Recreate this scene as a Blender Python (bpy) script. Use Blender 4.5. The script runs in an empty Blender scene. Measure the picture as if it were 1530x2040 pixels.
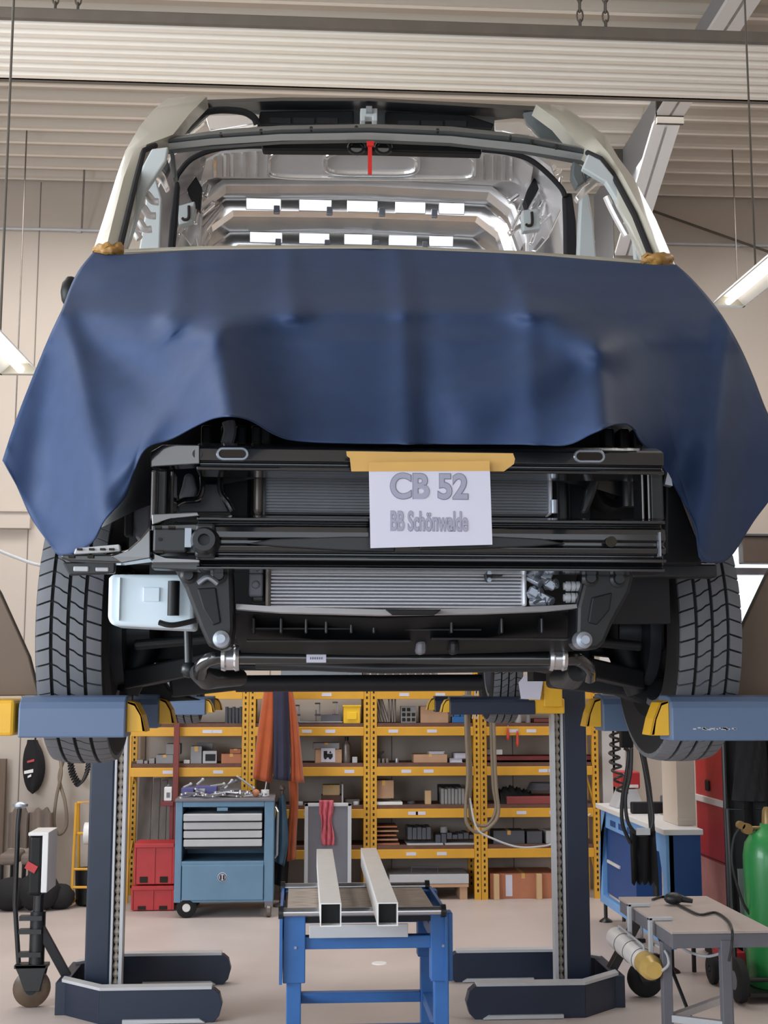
import bpy, bmesh, math, random
from mathutils import Vector, Matrix, Euler

random.seed(7)
SC = bpy.context.scene
COL = SC.collection
# ------------------------------------------------------------------ camera, world, light, exposure
F = 2580.0                                  # focal length in pixels of the 1530 x 2040 frame
PSI = math.radians(3.72)                    # the hall's long axis lies this far left of the view axis
TH = math.radians(7.746)                    # camera looks up by this much
CAMP = Vector((0.0, 0.0, 1.7))
cd = bpy.data.cameras.new('camera')
cam = bpy.data.objects.new('camera', cd)
COL.objects.link(cam)
cd.sensor_fit = 'HORIZONTAL'; cd.sensor_width = 36.0; cd.lens = 36.0 * F / 1530.0
cd.clip_start = 0.05; cd.clip_end = 200
cam.location = CAMP
cam.rotation_euler = (math.pi / 2 + TH, 0, -PSI)
SC.camera = cam

SC.view_settings.view_transform = 'Standard'
SC.view_settings.look = 'None'
SC.view_settings.gamma = 1.0
SC.view_settings.use_curve_mapping = False
SC.view_settings.exposure = 0.0

w = bpy.data.worlds.new('sky'); SC.world = w; w.use_nodes = True
bg = w.node_tree.nodes['Background']
bg.inputs[0].default_value = (0.80, 0.90, 1.0, 1); bg.inputs[1].default_value = 2.1

def area(name, loc, rot, sx, sy, power, col=(1, 1, 1), spread=180):
    l = bpy.data.lights.new(name, 'AREA'); l.shape = 'RECTANGLE'; l.size = sx; l.size_y = sy
    l.energy = power; l.color = col; l.spread = math.radians(spread)
    o = bpy.data.objects.new(name, l); COL.objects.link(o); o.location = loc; o.rotation_euler = rot
    return o
# daylight through the roof lights of the hall and the open gate behind the camera
area('roof_light', (0.3, 9.2, 5.85), (0, 0, 0), 7.0, 1.2, 215, (1, .975, .955))
area('roof_light', (-3.6, 7.0, 5.85), (0, 0, 0), 1.6, 5.0, 135, (1, .98, .965))
area('roof_light', (4.6, 7.0, 5.85), (0, 0, 0), 1.6, 5.0, 105, (1, .98, .965))
area('gate_daylight', (-4.3, -3.9, 2.3), (math.radians(90), 0, math.radians(-33)), 3.6, 4.2, 130, (.88, .94, 1))
area('side_window_daylight', (-5.7, 1.5, 2.6), (math.radians(90), 0, math.radians(-90)), 6.0, 2.6, 520, (.86, .93, 1))

# ------------------------------------------------------------------ projection helpers (pixel of the photo -> place in the hall)
_r = Vector((math.cos(PSI), -math.sin(PSI), 0)); _f0 = Vector((math.sin(PSI), math.cos(PSI), 0)); _up = Vector((0, 0, 1))
_fw = _f0 * math.cos(TH) + _up * math.sin(TH); _uc = _up * math.cos(TH) - _f0 * math.sin(TH)
def ray(u, v): return _fw + _r * ((u - 765) / F) + _uc * ((1020 - v) / F)
def P(u, v, y):
    d = ray(u, v); return CAMP + d * (y / d.y)
def PZ(u, v, z):
    d = ray(u, v); return CAMP + d * ((z - 1.7) / d.z)
def PX(u, v, x):
    d = ray(u, v); return CAMP + d * (x / d.x)

# ------------------------------------------------------------------ materials
MATS = {}
def mat(name, col, rough=0.55, metal=0.0, noise=0.0, nscale=8.0, bump=0.0, bscale=60.0, emit=None, estr=0.0, alpha=1.0, coat=0.0, trans=0.0, col2=None, stretch=None, spec=None, sheen=0.0):
    if name in MATS: return MATS[name]
    m = bpy.data.materials.new(name); m.use_nodes = True
    nt = m.node_tree; b = nt.nodes['Principled BSDF']
    c = tuple(col) + (1,)
    b.inputs['Base Color'].default_value = c
    b.inputs['Roughness'].default_value = rough; b.inputs['Metallic'].default_value = metal
    b.inputs['Coat Weight'].default_value = coat; b.inputs['Coat Roughness'].default_value = 0.08
    b.inputs['Transmission Weight'].default_value = trans
    b.inputs['Alpha'].default_value = alpha
    if sheen: b.inputs['Sheen Weight'].default_value = sheen
    if spec is not None: b.inputs['Specular IOR Level'].default_value = spec
    if emit: b.inputs['Emission Color'].default_value = tuple(emit) + (1,); b.inputs['Emission Strength'].default_value = estr
    if noise or bump:
        tc = nt.nodes.new('ShaderNodeTexCoord'); mp = nt.nodes.new('ShaderNodeMapping')
        nt.links.new(tc.outputs['Object'], mp.inputs[0])
        if stretch: mp.inputs['Scale'].default_value = stretch
    if noise:
        n = nt.nodes.new('ShaderNodeTexNoise'); n.inputs['Scale'].default_value = nscale; n.inputs['Detail'].default_value = 6
        nt.links.new(mp.outputs[0], n.inputs['Vector'])
        r = nt.nodes.new('ShaderNodeValToRGB'); r.color_ramp.elements[0].position = .3; r.color_ramp.elements[1].position = .7
        k = 1 - noise; c2 = col2 or tuple(x * k for x in col)
        r.color_ramp.elements[0].color = tuple(c2) + (1,); r.color_ramp.elements[1].color = c
        nt.links.new(n.outputs[0], r.inputs[0]); nt.links.new(r.outputs[0], b.inputs['Base Color'])
    if bump:
        n2 = nt.nodes.new('ShaderNodeTexNoise'); n2.inputs['Scale'].default_value = bscale; n2.inputs['Detail'].default_value = 4
        nt.links.new(mp.outputs[0], n2.inputs['Vector'])
        bp = nt.nodes.new('ShaderNodeBump'); bp.inputs['Strength'].default_value = bump; bp.inputs['Distance'].default_value = .01
        nt.links.new(n2.outputs[0], bp.inputs['Height']); nt.links.new(bp.outputs[0], b.inputs['Normal'])
    MATS[name] = m
    return m
def sr(r, g, b):                                   # photo (sRGB 0-255) -> linear
    return tuple(((x / 255) / 12.92) if x / 255 <= .04045 else ((x / 255 + .055) / 1.055) ** 2.4 for x in (r, g, b))

M_concrete = mat('concrete_floor', sr(196, 184, 179), .45, noise=.14, nscale=1.6, bump=.03, bscale=40)
M_wall = mat('wall_panel', sr(192, 181, 170), .6, noise=.05, nscale=2)
M_wallseam = mat('wall_seam', sr(120, 112, 105), .7)
M_roof = mat('roof_sheet', sr(198, 189, 177), .55, noise=.05, nscale=1)
M_rib = mat('rib_highlight_white', sr(236, 230, 220), .5)
M_roofd = mat('dark_purlin', sr(86, 80, 72), .6, noise=.1)
M_heat = mat('heating_panel_white', sr(240, 232, 220), .4, noise=.03)
M_heatg = mat('recess_shade_grey', sr(132, 122, 110), .5, noise=.06)
M_heatd = mat('heating_panel_edge', sr(105, 97, 88), .6, noise=.15)
M_steelg = mat('grey_steel_beam', sr(142, 144, 148), .45, noise=.06, nscale=3)
M_white = mat('white_paint', sr(222, 222, 222), .4, noise=.03)
M_cream = mat('cream_van_paint', sr(176, 172, 158), .36, noise=.04, nscale=3, coat=.4)
M_primer = mat('grey_primer', sr(92, 97, 98), .42, noise=.12, nscale=5)
M_primerl = mat('light_grey_primer', sr(186, 192, 192), .4, noise=.06, nscale=5)
M_sheet = mat('bare_galvanised_sheet', sr(230, 226, 225), .3, metal=.45, noise=.10, nscale=7, bump=.12, bscale=9)
M_sheetl = mat('bright_galvanised_sheet', sr(250, 248, 248), .13, metal=.85, noise=.05, nscale=8, bump=.04, bscale=12)
M_gloss = mat('glossy_black_lacquer', sr(22, 23, 26), .2, noise=.2, nscale=6, coat=1.0)
M_satin = mat('satin_black_metal', sr(34, 36, 39), .36, noise=.25, nscale=7)
M_plast = mat('black_plastic', sr(18, 19, 21), .5, noise=.25, nscale=9, spec=.3)
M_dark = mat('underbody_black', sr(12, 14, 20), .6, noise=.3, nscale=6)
M_rubber = mat('tyre_rubber', sr(20, 21, 23), .8, noise=.2, nscale=14)
M_tread = mat('tyre_tread_rubber', sr(112, 114, 119), .7, noise=.12, nscale=20)
M_alu = mat('radiator_aluminium', sr(226, 226, 232), .34, metal=.25, noise=.05)
M_fin = mat('radiator_fin', sr(138, 142, 150), .5, metal=.2, noise=.15, nscale=30)
M_bolt = mat('zinc_bolt', sr(158, 164, 174), .3, metal=.7)
M_steel = mat('polished_steel', sr(205, 205, 208), .22, metal=.9)
M_rustst = mat('brownish_steel', sr(128, 120, 114), .4, metal=.6, noise=.3, nscale=12)
M_cloth = mat('navy_vinyl_cloth', sr(48, 66, 100), .62, noise=.12, nscale=22, bump=.05, bscale=420, spec=.22)
M_tape = mat('masking_tape', sr(214, 170, 96), .6, noise=.08, nscale=12)
M_tapeb = mat('brown_tape', sr(176, 132, 68), .5, noise=.25, nscale=20)
M_paper = mat('white_paper', sr(208, 208, 224), .7, noise=.02)
M_ink = mat('grey_ink', sr(158, 158, 178), .7)
M_inkd = mat('dark_grey_ink', sr(118, 120, 136), .7)
M_navy = mat('navy_lift_paint', sr(34, 44, 64), .42, noise=.15, nscale=5)
M_bluegr = mat('blue_grey_lift_paint', sr(92, 112, 142), .45, noise=.08, nscale=5)
M_yel = mat('safety_yellow_paint', sr(236, 182, 48), .42, noise=.12, nscale=6)
M_yelrack = mat('rack_yellow_paint', sr(220, 164, 52), .5, noise=.12, nscale=5)
M_hole = mat('dark_hole', sr(40, 34, 26), .9)
M_brown = mat('shaded_guard_plate', sr(112, 96, 82), .6, noise=.15, nscale=3)  # brown puts the shadow on the yellow guards into the colour
M_res = mat('translucent_reservoir', sr(214, 230, 240), .35, noise=.08, nscale=6)
M_red = mat('red_paint', sr(190, 52, 56), .45, noise=.2, nscale=5)
M_redst = mat('red_strap', sr(206, 36, 30), .5)
M_chip = mat('brown_chipboard', sr(106, 76, 64), .75, noise=.25, nscale=18)
M_card = mat('cardboard', sr(190, 152, 122), .8, noise=.12, nscale=9)
M_cardo = mat('reddish_cardboard', sr(186, 122, 92), .8, noise=.12, nscale=9)
M_gbox = mat('grey_box_board', sr(146, 146, 148), .7, noise=.1, nscale=9)
M_dgbox = mat('dark_grey_box', sr(84, 88, 96), .6, noise=.15, nscale=9)
M_blue = mat('blue_stand_paint', sr(52, 108, 176), .42, noise=.2, nscale=7)
M_tblue = mat('tool_trolley_blue', sr(104, 140, 168), .42, noise=.12, nscale=5)
M_bblue = mat('bench_blue', sr(118, 172, 230), .45, noise=.1, nscale=4)
M_bdblue = mat('bench_dark_blue', sr(34, 78, 140), .5, noise=.1, nscale=4)
M_orange = mat('orange_fabric', sr(182, 86, 42), .85, noise=.22, nscale=7, sheen=.2)
M_navyf = mat('navy_fabric', sr(52, 52, 74), .9, noise=.2, nscale=9)
M_jean = mat('denim_fabric', sr(76, 108, 132), .9, noise=.25, nscale=9)
M_pink = mat('pink_rag', sr(200, 100, 112), .9, noise=.2, nscale=14)
M_green = mat('green_cylinder_paint', sr(48, 140, 74), .35, noise=.12, nscale=5, coat=.2)
M_wood = mat('grubby_wood', sr(196, 180, 166), .8, noise=.55, nscale=5, stretch=(2, 14, 2))
M_plank = mat('grey_plank', sr(128, 122, 118), .8, noise=.25, nscale=4, stretch=(6, 6, 1))
M_woodl = mat('pale_wood', sr(208, 176, 132), .7, noise=.12, nscale=6)
M_lgrey = mat('light_grey_paint', sr(188, 190, 194), .45, noise=.08)
M_mgrey = mat('mid_grey_paint', sr(110, 110, 118), .5, noise=.1)
M_black = mat('black_fabric', sr(26, 26, 30), .85, noise=.25, nscale=10)
M_blackh = mat('black_hose', sr(30, 32, 35), .45)
M_hose = mat('grey_brown_hose', sr(132, 120, 104), .5, noise=.1)
M_glass = mat('window_glass', (1, 1, 1), .02, trans=1.0)
M_tubeal = mat('white_aluminium_tube', sr(250, 249, 248), .28, noise=.06, nscale=20)
M_lamp = mat('fluorescent_tube', (1, .95, .86), .5, emit=(1, .93, .82), estr=3.0)
M_chair = mat('grey_brown_cover', sr(122, 110, 102), .85, noise=.12, nscale=6)
M_ceilgap = M_roofd
M_purple = mat('violet_blue_case', sr(84, 84, 140), .5, noise=.15)
M_lip = mat('grey_plastic_lip', sr(182, 180, 182), .45, noise=.08)
M_ttop = mat('steel_table_top', sr(190, 178, 172), .42, metal=.15, noise=.1, nscale=6)
M_screw = mat('screw_steel', sr(182, 172, 160), .4, metal=.2, noise=.15, nscale=20)
M_brack = mat('bracket_black', sr(20, 21, 24), .38, noise=.2, nscale=8)
M_disc = mat('dark_steel_disc', sr(58, 62, 68), .4, metal=.5, noise=.2)
M_brass = mat('dull_brass', sr(150, 122, 74), .4, metal=.3, noise=.2)
M_copper = mat('worn_yellow_drum', sr(226, 190, 108), .4, metal=.2, noise=.25, nscale=6)

# ------------------------------------------------------------------ mesh builder
class MB:
    def __init__(s): s.v = []; s.f = []; s.m = []; s.mats = []; s.cur = 0
    def use(s, m):
        if m not in s.mats: s.mats.append(m)
        s.cur = s.mats.index(m); return s
    def add(s, vs, fs):
        o = len(s.v); s.v += [Vector(x) for x in vs]
        for f in fs: s.f.append([i + o for i in f]); s.m.append(s.cur)
        return s
    def box(s, x0, x1, y0, y1, z0, z1):
        return s.add([(x0, y0, z0), (x1, y0, z0), (x1, y1, z0), (x0, y1, z0), (x0, y0, z1), (x1, y0, z1), (x1, y1, z1), (x0, y1, z1)],
                     [(3, 2, 1, 0), (4, 5, 6, 7), (0, 1, 5, 4), (1, 2, 6, 5), (2, 3, 7, 6), (3, 0, 4, 7)])
    def obox(s, c, d, rot=(0, 0, 0)):
        R = Euler(rot).to_matrix(); a, b, e = d[0] / 2, d[1] / 2, d[2] / 2; c = Vector(c)
        q = [(-a, -b, -e), (a, -b, -e), (a, b, -e), (-a, b, -e), (-a, -b, e), (a, -b, e), (a, b, e), (-a, b, e)]
        return s.add([c + R @ Vector(p) for p in q], [(3, 2, 1, 0), (4, 5, 6, 7), (0, 1, 5, 4), (1, 2, 6, 5), (2, 3, 7, 6), (3, 0, 4, 7)])
    def bar(s, p, q, wd, h, up=(0, 0, 1)):           # rectangular bar between two points
        p = Vector(p); q = Vector(q); d = (q - p).normalized(); upv = Vector(up)
        if abs(d.dot(upv)) > .98: upv = Vector((0, 1, 0))
        a = d.cross(upv).normalized() * (wd / 2); b = a.cross(d).normalized() * (h / 2)
        vs = [p - a - b, p + a - b, p + a + b, p - a + b, q - a - b, q + a - b, q + a + b, q - a + b]
        return s.add(vs, [(0, 1, 2, 3), (7, 6, 5, 4), (0, 4, 5, 1), (1, 5, 6, 2), (2, 6, 7, 3), (3, 7, 4, 0)])
    def prism(s, pts, vec):
        vec = Vector(vec); n = len(pts); pts = [Vector(p) for p in pts]
        fs = [list(range(n)), list(range(2 * n - 1, n - 1, -1))] + [(i, i + n, (i + 1) % n + n, (i + 1) % n) for i in range(n)]
        return s.add(pts + [p + vec for p in pts], fs)
    def ppoly(s, uv, y, th): return s.prism([P(a, b, y) for a, b in uv], (0, th, 0))
    def pbox(s, u0, v0, u1, v1, y, th):
        a = P(u0, v0, y); b = P(u1, v1, y); m0 = P(u0, v1, y); m1 = P(u1, v0, y)
        x0 = (a.x + m0.x) / 2; x1 = (b.x + m1.x) / 2; z1 = (a.z + m1.z) / 2; z0 = (b.z + m0.z) / 2
        return s.box(x0, x1, y, y + th, z0, z1)
    def tube(s, pts, r, n=8, caps=True, closed=False):
        pts = [Vector(p) for p in pts]; k = len(pts); rs = r if isinstance(r, (list, tuple)) else [r] * k
        vs = []; prev = None
        for i, p in enumerate(pts):
            if closed: d = (pts[(i + 1) % k] - pts[i - 1])
            else: d = pts[min(i + 1, k - 1)] - pts[max(i - 1, 0)]
            d = d.normalized() if d.length > 1e-9 else Vector((0, 0, 1))
            if prev is None:
                a = d.cross(Vector((0, 0, 1)))
                if a.length < .05: a = d.cross(Vector((0, 1, 0)))
            else: a = prev - d * prev.dot(d)
            a.normalize(); prev = a; b = d.cross(a)
            vs += [p + (a * math.cos(t) + b * math.sin(t)) * rs[i] for t in [2 * math.pi * j / n for j in range(n)]]
        fs = []
        for i in range(k if closed else k - 1):
            i2 = (i + 1) % k
            fs += [(i * n + j, i * n + (j + 1) % n, i2 * n + (j + 1) % n, i2 * n + j) for j in range(n)]
        if caps and not closed: fs += [tuple(range(n - 1, -1, -1)), tuple(range((k - 1) * n, k * n))]
        return s.add(vs, fs)
    def cyl(s, p, q, r, n=16, r2=None): return s.tube([p, q], [r, r if r2 is None else r2], n)
    def lathe(s, prof, o=(0, 0, 0), ax='z', n=24, closed=False):
        o = Vector(o); vs = []
        for r, h in prof:
            for j in range(n):
                t = 2 * math.pi * j / n; c, q = r * math.cos(t), r * math.sin(t)
                vs.append(o + (Vector((c, q, h)) if ax == 'z' else Vector((h, c, q)) if ax == 'x' else Vector((q, h, c))))
        k = len(prof); fs = []
        for i in range(k if closed else k - 1):
            i2 = (i + 1) % k
            fs += [(i * n + j, i * n + (j + 1) % n, i2 * n + (j + 1) % n, i2 * n + j) for j in range(n)]
        if not closed:
            if prof[0][0] > 1e-6: fs.append(tuple(range(n - 1, -1, -1)))
            if prof[-1][0] > 1e-6: fs.append(tuple(range((k - 1) * n, k * n)))
        return s.add(vs, fs)
    def ball(s, c, r, n=12):
        c = Vector(c); R = r if isinstance(r, tuple) else (r, r, r); vs = []; m = n // 2
        for i in range(m + 1):
            ph = math.pi * i / m
            for j in range(n):
                t = 2 * math.pi * j / n
                vs.append(c + Vector((R[0] * math.sin(ph) * math.cos(t), R[1] * math.sin(ph) * math.sin(t), R[2] * math.cos(ph))))
        return s.add(vs, [(i * n + j, (i + 1) * n + j, (i + 1) * n + (j + 1) % n, i * n + (j + 1) % n) for i in range(m) for j in range(n)])
    def grid(s, rows):
        k = len(rows[0]); vs = [p for r in rows for p in r]
        return s.add(vs, [(i * k + j, i * k + j + 1, (i + 1) * k + j + 1, (i + 1) * k + j) for i in range(len(rows) - 1) for j in range(k - 1)])
    def loft(s, rows, vec):                          # thick sheet: rows of points, thickened along vec
        vec = Vector(vec); k = len(rows[0]); R = len(rows)
        vs = [Vector(p) for r in rows for p in r]; n = len(vs); vs += [p + vec for p in vs]; fs = []
        for i in range(R - 1):
            for j in range(k - 1):
                q = (i * k + j, i * k + j + 1, (i + 1) * k + j + 1, (i + 1) * k + j)
                fs += [q, tuple(x + n for x in reversed(q))]
        ed = [i for i in range(k)] + [i * k + k - 1 for i in range(1, R)] + [(R - 1) * k + j for j in range(k - 2, -1, -1)] + [i * k for i in range(R - 2, 0, -1)]
        fs += [(ed[i], ed[i] + n, ed[(i + 1) % len(ed)] + n, ed[(i + 1) % len(ed)]) for i in range(len(ed))]
        return s.add(vs, fs)
    def build(s, name, m=None, parent=None, loc=None, bevel=0, smooth=None, solid=0, sub=0, label=None, seg=2):
        me = bpy.data.meshes.new(name); o = bpy.data.objects.new(name, me); COL.objects.link(o)
        off = Vector((0, 0, 0))
        if parent is not None:
            o.parent = parent; off = WL[parent.name]
        elif loc is not None:
            off = Vector(loc); o.location = off
        WL[o.name] = off.copy()
        me.from_pydata([tuple(p - off) for p in s.v], [], [tuple(f) for f in s.f])
        ms = s.mats or [m]
        if m is not None and s.mats and m not in s.mats: pass
        for q in ms: me.materials.append(q)
        if len(ms) > 1:
            for i, pl in enumerate(me.polygons): pl.material_index = s.m[i]
        bm = bmesh.new(); bm.from_mesh(me); bmesh.ops.recalc_face_normals(bm, faces=bm.faces); bm.to_mesh(me); bm.free()
        if smooth:
            for pl in me.polygons: pl.use_smooth = True
            me.set_sharp_from_angle(angle=math.radians(smooth if smooth is not True else 40))
        if solid:
            md = o.modifiers.new('thickness', 'SOLIDIFY'); md.thickness = solid; md.offset = 0
        if bevel:
            md = o.modifiers.new('bevel', 'BEVEL'); md.width = bevel; md.segments = seg; md.limit_method = 'ANGLE'; md.angle_limit = math.radians(40)
        if sub:
            md = o.modifiers.new('subdiv', 'SUBSURF'); md.levels = sub; md.render_levels = sub
        if label: o['label'] = label
        return o
WL = {}
def thing(name, label, cat, loc, group=None):
    o = bpy.data.objects.new(name, None); COL.objects.link(o); o.location = loc; o.empty_display_size = .1
    WL[o.name] = Vector(loc); o['label'] = label; o['category'] = cat
    if group: o['group'] = group
    return o
def tag(o, label, cat, group=None, kind=None):
    o['label'] = label; o['category'] = cat
    if group: o['group'] = group
    if kind: o['kind'] = kind
    return o
def struct(o): o['kind'] = 'structure'; return o
def dup(root, loc, label=None, group=None, rot=None, scale=None):
    r = root.copy(); COL.objects.link(r); r.location = loc
    if rot: r.rotation_euler = rot
    if scale: r.scale = scale
    if label: r['label'] = label
    if group: r['group'] = group
    for ch in list(root.children):
        c = ch.copy(); COL.objects.link(c); c.parent = r
        for g in list(ch.children):
            d = g.copy(); COL.objects.link(d); d.parent = c
    return r
def curve_pts(pts, n=8):                            # Catmull-Rom through points
    pts = [Vector(p) for p in pts]; out = []
    for i in range(len(pts) - 1):
        a = pts[max(i - 1, 0)]; b = pts[i]; c = pts[i + 1]; d = pts[min(i + 2, len(pts) - 1)]
        for k in range(n):
            t = k / n
            out.append(.5 * ((2 * b) + (c - a) * t + (2 * a - 5 * b + 4 * c - d) * t * t + (3 * b - a - 3 * c + d) * t ** 3))
    return out + [pts[-1]]
def text_mesh(txt, size, m, name, parent, origin, sx=1.0, off=0.0, ext=.0003, align='LEFT', rot=(math.pi / 2, 0, 0)):
    cu = bpy.data.curves.new('lettering', 'FONT'); cu.body = txt; cu.size = size; cu.offset = off; cu.extrude = ext; cu.align_x = align
    t = bpy.data.objects.new('lettering', cu); COL.objects.link(t)
    bpy.context.view_layer.update()
    me = bpy.data.meshes.new_from_object(t.evaluated_get(bpy.context.evaluated_depsgraph_get()))
    COL.objects.unlink(t); bpy.data.objects.remove(t); me.materials.clear(); me.materials.append(m)
    o = bpy.data.objects.new(name, me); COL.objects.link(o); o.parent = parent
    o.location = Vector(origin) - WL[parent.name]; o.rotation_euler = rot; o.scale = (sx, 1, 1); WL[o.name] = Vector(origin)
    return o
# ================================================================== the hall
YB = 11.3                                           # back wall
ZC = 6.2                                            # roof sheet
struct(MB().box(-6, 7, -5, YB, -.12, 0).build('floor', M_concrete))
# back wall with a window opening on the right
WX0, WX1, WZ0, WZ1 = 3.55, 6.4, .9, 3.05
b = MB()
b.box(-6, WX0, YB, YB + .2, 0, ZC + .3).box(WX1, 7, YB, YB + .2, 0, ZC + .3).box(WX0, WX1, YB, YB + .2, 0, WZ0).box(WX0, WX1, YB, YB + .2, WZ1, ZC + .3)
wb = struct(b.build('wall_back', M_wall))
s_ = MB()
for i in range(-5, 7):
    if not (WX0 - .05 < i * 1.05 - .25 < WX1): s_.box(i * 1.05 - .254, i * 1.05 - .246, YB - .004, YB + .01, 0, ZC)
s_.build('panel_seam', M_wallseam, wb)
# left wall with a long window opening beside the camera, right wall closed
b = MB().box(-6.2, -6, -5, YB, 0, 1.2).box(-6.2, -6, -5, YB, 4.0, ZC + .3).box(-6.2, -6, -5, -1.6, 1.2, 4.0).box(-6.2, -6, 4.6, YB, 1.2, 4.0)
struct(b.build('wall_left', M_wall))
struct(MB().box(7, 7.2, -5, YB, 0, ZC + .3).build('wall_right', M_wall))
struct(MB().box(2.6, 7, -5.2, -5, 0, 3.0).box(-6, 7, -5.2, -5, 3.0, ZC + .3).build('wall_front', M_wall))
# ceiling: trapezoid sheet, ribs running across the hall
prof = []; y = -5.0
while y < YB:
    prof += [(y, ZC + .05), (y + .15, ZC + .05), (y + .165, ZC), (y + .185, ZC - .012), (y + .235, ZC - .012), (y + .25, ZC + .05)]; y += .262
b = MB(); b.loft([[(-6, a, c), (7, a, c)] for a, c in prof], (0, 0, .02)); ce = struct(b.build('ceiling', M_roof))
b = MB(); y = -5.0
while y < YB:
    b.box(-6, 7, y + .19, y + .225, ZC - .016, ZC - .0125); y += .262
b.build('rib_highlight', M_rib, ce)  # pale strips put the ribs' bright lit lines into the colour
# dark eaves beam where the roof meets the back wall, pipe rail along the wall
a = P(100, 326, YB - .12); c = P(100, 349, YB - .12)
struct(MB().box(-6, 7, YB - .14, YB, c.z, a.z).build('trim_1', M_roofd))
a = P(100, 457, YB - .03)
r_ = MB().tube([(-6, YB - .03, a.z), (7, YB - .03, a.z)], .014)
for i in range(-5, 7): r_.box(i - .02, i + .02, YB - .03, YB, a.z - .02, a.z + .02)
tag(r_.build('wall_conduit', M_lgrey, loc=(0, YB, a.z)), 'thin pale conduit pipe running level along the back wall', 'pipe')
# window in the back wall
wf = MB()
for x in (WX0, WX0 + .95, WX0 + 1.9, WX1 - .06): wf.box(x, x + .06, YB - .02, YB + .08, WZ0, WZ1)
for z in (WZ0, WZ1 - .06, P(1500, 1136, YB).z - .04): wf.box(WX0, WX1, YB - .02, YB + .08, z, z + .06)
wo = wf.build('window_1', M_mgrey, loc=(WX0, YB, WZ0)); struct(wo)
g_ = MB().box(WX0, WX1, YB + .02, YB + .026, WZ0, WZ1).build('window_pane', M_glass, wo)
# portal frame at the right: column, haunch, rafter running towards the camera
x0 = 2.58; xw = .2
fl = MB(); wb_ = MB()
path = [(YB - .02, 4.75), (8.9, 5.86), (-4.9, 5.92)]
for (ya, za), (yb, zb) in zip(path, path[1:]):
    fl.prism([(x0, ya, za), (x0, yb, zb), (x0, yb, zb + .03), (x0, ya, za + .03)], (xw, 0, 0))
    wb_.prism([(x0 + .09, ya, za), (x0 + .09, yb, zb), (x0 + .09, yb, ZC - .02), (x0 + .09, ya, ZC - .02)], (.02, 0, 0))
fl.box(x0, x0 + xw, YB - .24, YB - .21, 0, 4.8).box(x0 + .09, x0 + .11, YB - .24, YB, 0, 4.8)
st = MB()
for ys in (8.86, 10.2): st.box(x0 - .0, x0 + xw, ys, ys + .03, 5.2 if ys > 10 else 5.8, ZC - .02)
rf = wb_.build('rafter_web', M_steelg); rf.name = 'trim_2'; WL['trim_2'] = Vector((0, 0, 0)); struct(rf)
fl.build('flange', M_white, rf); st.build('stiffener', M_roofd, rf)
# wind bracing rods
tag(MB().cyl(P(1312, 345, 11.0), P(1560, 275, 10.4), .012, 8).build('bracing_rod', M_roofd, loc=P(1312, 345, 11.0)), 'dark thin bracing rod rising to the right from the white rafter', 'rod')
tag(MB().cyl(P(1300, 420, 11.2), P(1560, 512, 11.2), .012, 8).build('bracing_rod', M_roofd, loc=P(1300, 420, 11.2)), 'dark thin bracing rod sloping down to the right along the back wall', 'rod')
for u, v0, v1 in ((57, 165, 900), (1455, 195, 590)):
    a = P(u, v0, 10.2)
    b = MB().cyl((a.x, 10.2, ZC), (a.x, 10.2, P(u, v1, 10.2).z), .006, 6)
    tag(b.build('hanging_wire', M_rustst, loc=(a.x, 10.2, ZC)), 'thin wire hanging from the roof %s' % ('above the left strip lamp' if u < 500 else 'above the right strip lamp'), 'wire')
a = P(172, 235, 10.9); c_ = P(163, 455, 11.2)
b = MB().cyl((a.x, a.y, ZC), a, .014, 8).ball(a, .035, 8).tube([a, (a.x - .02, 11.0, (a.z + c_.z) / 2), c_], .008, 6)
tag(b.build('ceiling_drop_cable', M_rustst, loc=a), 'thin drop cable with small plug hanging at the left back wall', 'cable')
# the radiant heating panel hung across the hall
hz = 5.0
ya = PZ(700, 178, hz).y; yb = PZ(700, 62, hz).y
pn = thing('heating_panel', 'long white ribbed ceiling heating panel hung across the hall above the van', 'heater', (0, (ya + yb) / 2, hz))
b = MB(); prof = []
n = 7; st_ = (ya - yb) / n
for i in range(n):
    y0 = yb + i * st_
    prof += [(y0, hz + .05), (y0 + st_ * .30, hz + .05), (y0 + st_ * .42, hz), (y0 + st_ * .82, hz), (y0 + st_ * .94, hz + .05)]
prof += [(ya, hz + .05), (ya, hz)]
b.loft([[(-4.5, a, c), (5.5, a, c)] for a, c in prof], (0, 0, .012)); b.build('radiant_sheet', M_heat, pn)
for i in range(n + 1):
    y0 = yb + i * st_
    MB().box(-4.5, 5.5, y0 - st_ * .05, y0 + st_ * .37, hz + .035, hz + .048).build('recess_shade_strip', M_heatg, pn)  # grey strips paint shade into the recesses between the ribs
b = MB().box(-4.5, 5.5, yb - .03, yb, hz - .002, hz + .05).box(-4.5, 5.5, ya, ya + .03, hz - .002, hz + .05).box(-4.5, 5.5, yb, ya, hz + .063, hz + .07)
b.build('side_rail', M_heatd, pn)
def chain(u, v, y):
    a = P(u, v, y); b = MB(); z = hz + .05; k = 0
    while z < ZC:
        t = [(Vector((.016 * math.cos(q), 0, .035 * math.sin(q))) if k % 2 else Vector((0, .016 * math.cos(q), .035 * math.sin(q)))) + Vector((a.x, y, z + .03)) for q in [2 * math.pi * i / 10 for i in range(10)]]
        b.tube(t, .005, 5, closed=True); z += .055; k += 1
    b.build('hanger_chain', M_roofd, pn)
for u in (110, 155, 1155, 1206): chain(u, 25, yb + .02)
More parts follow.
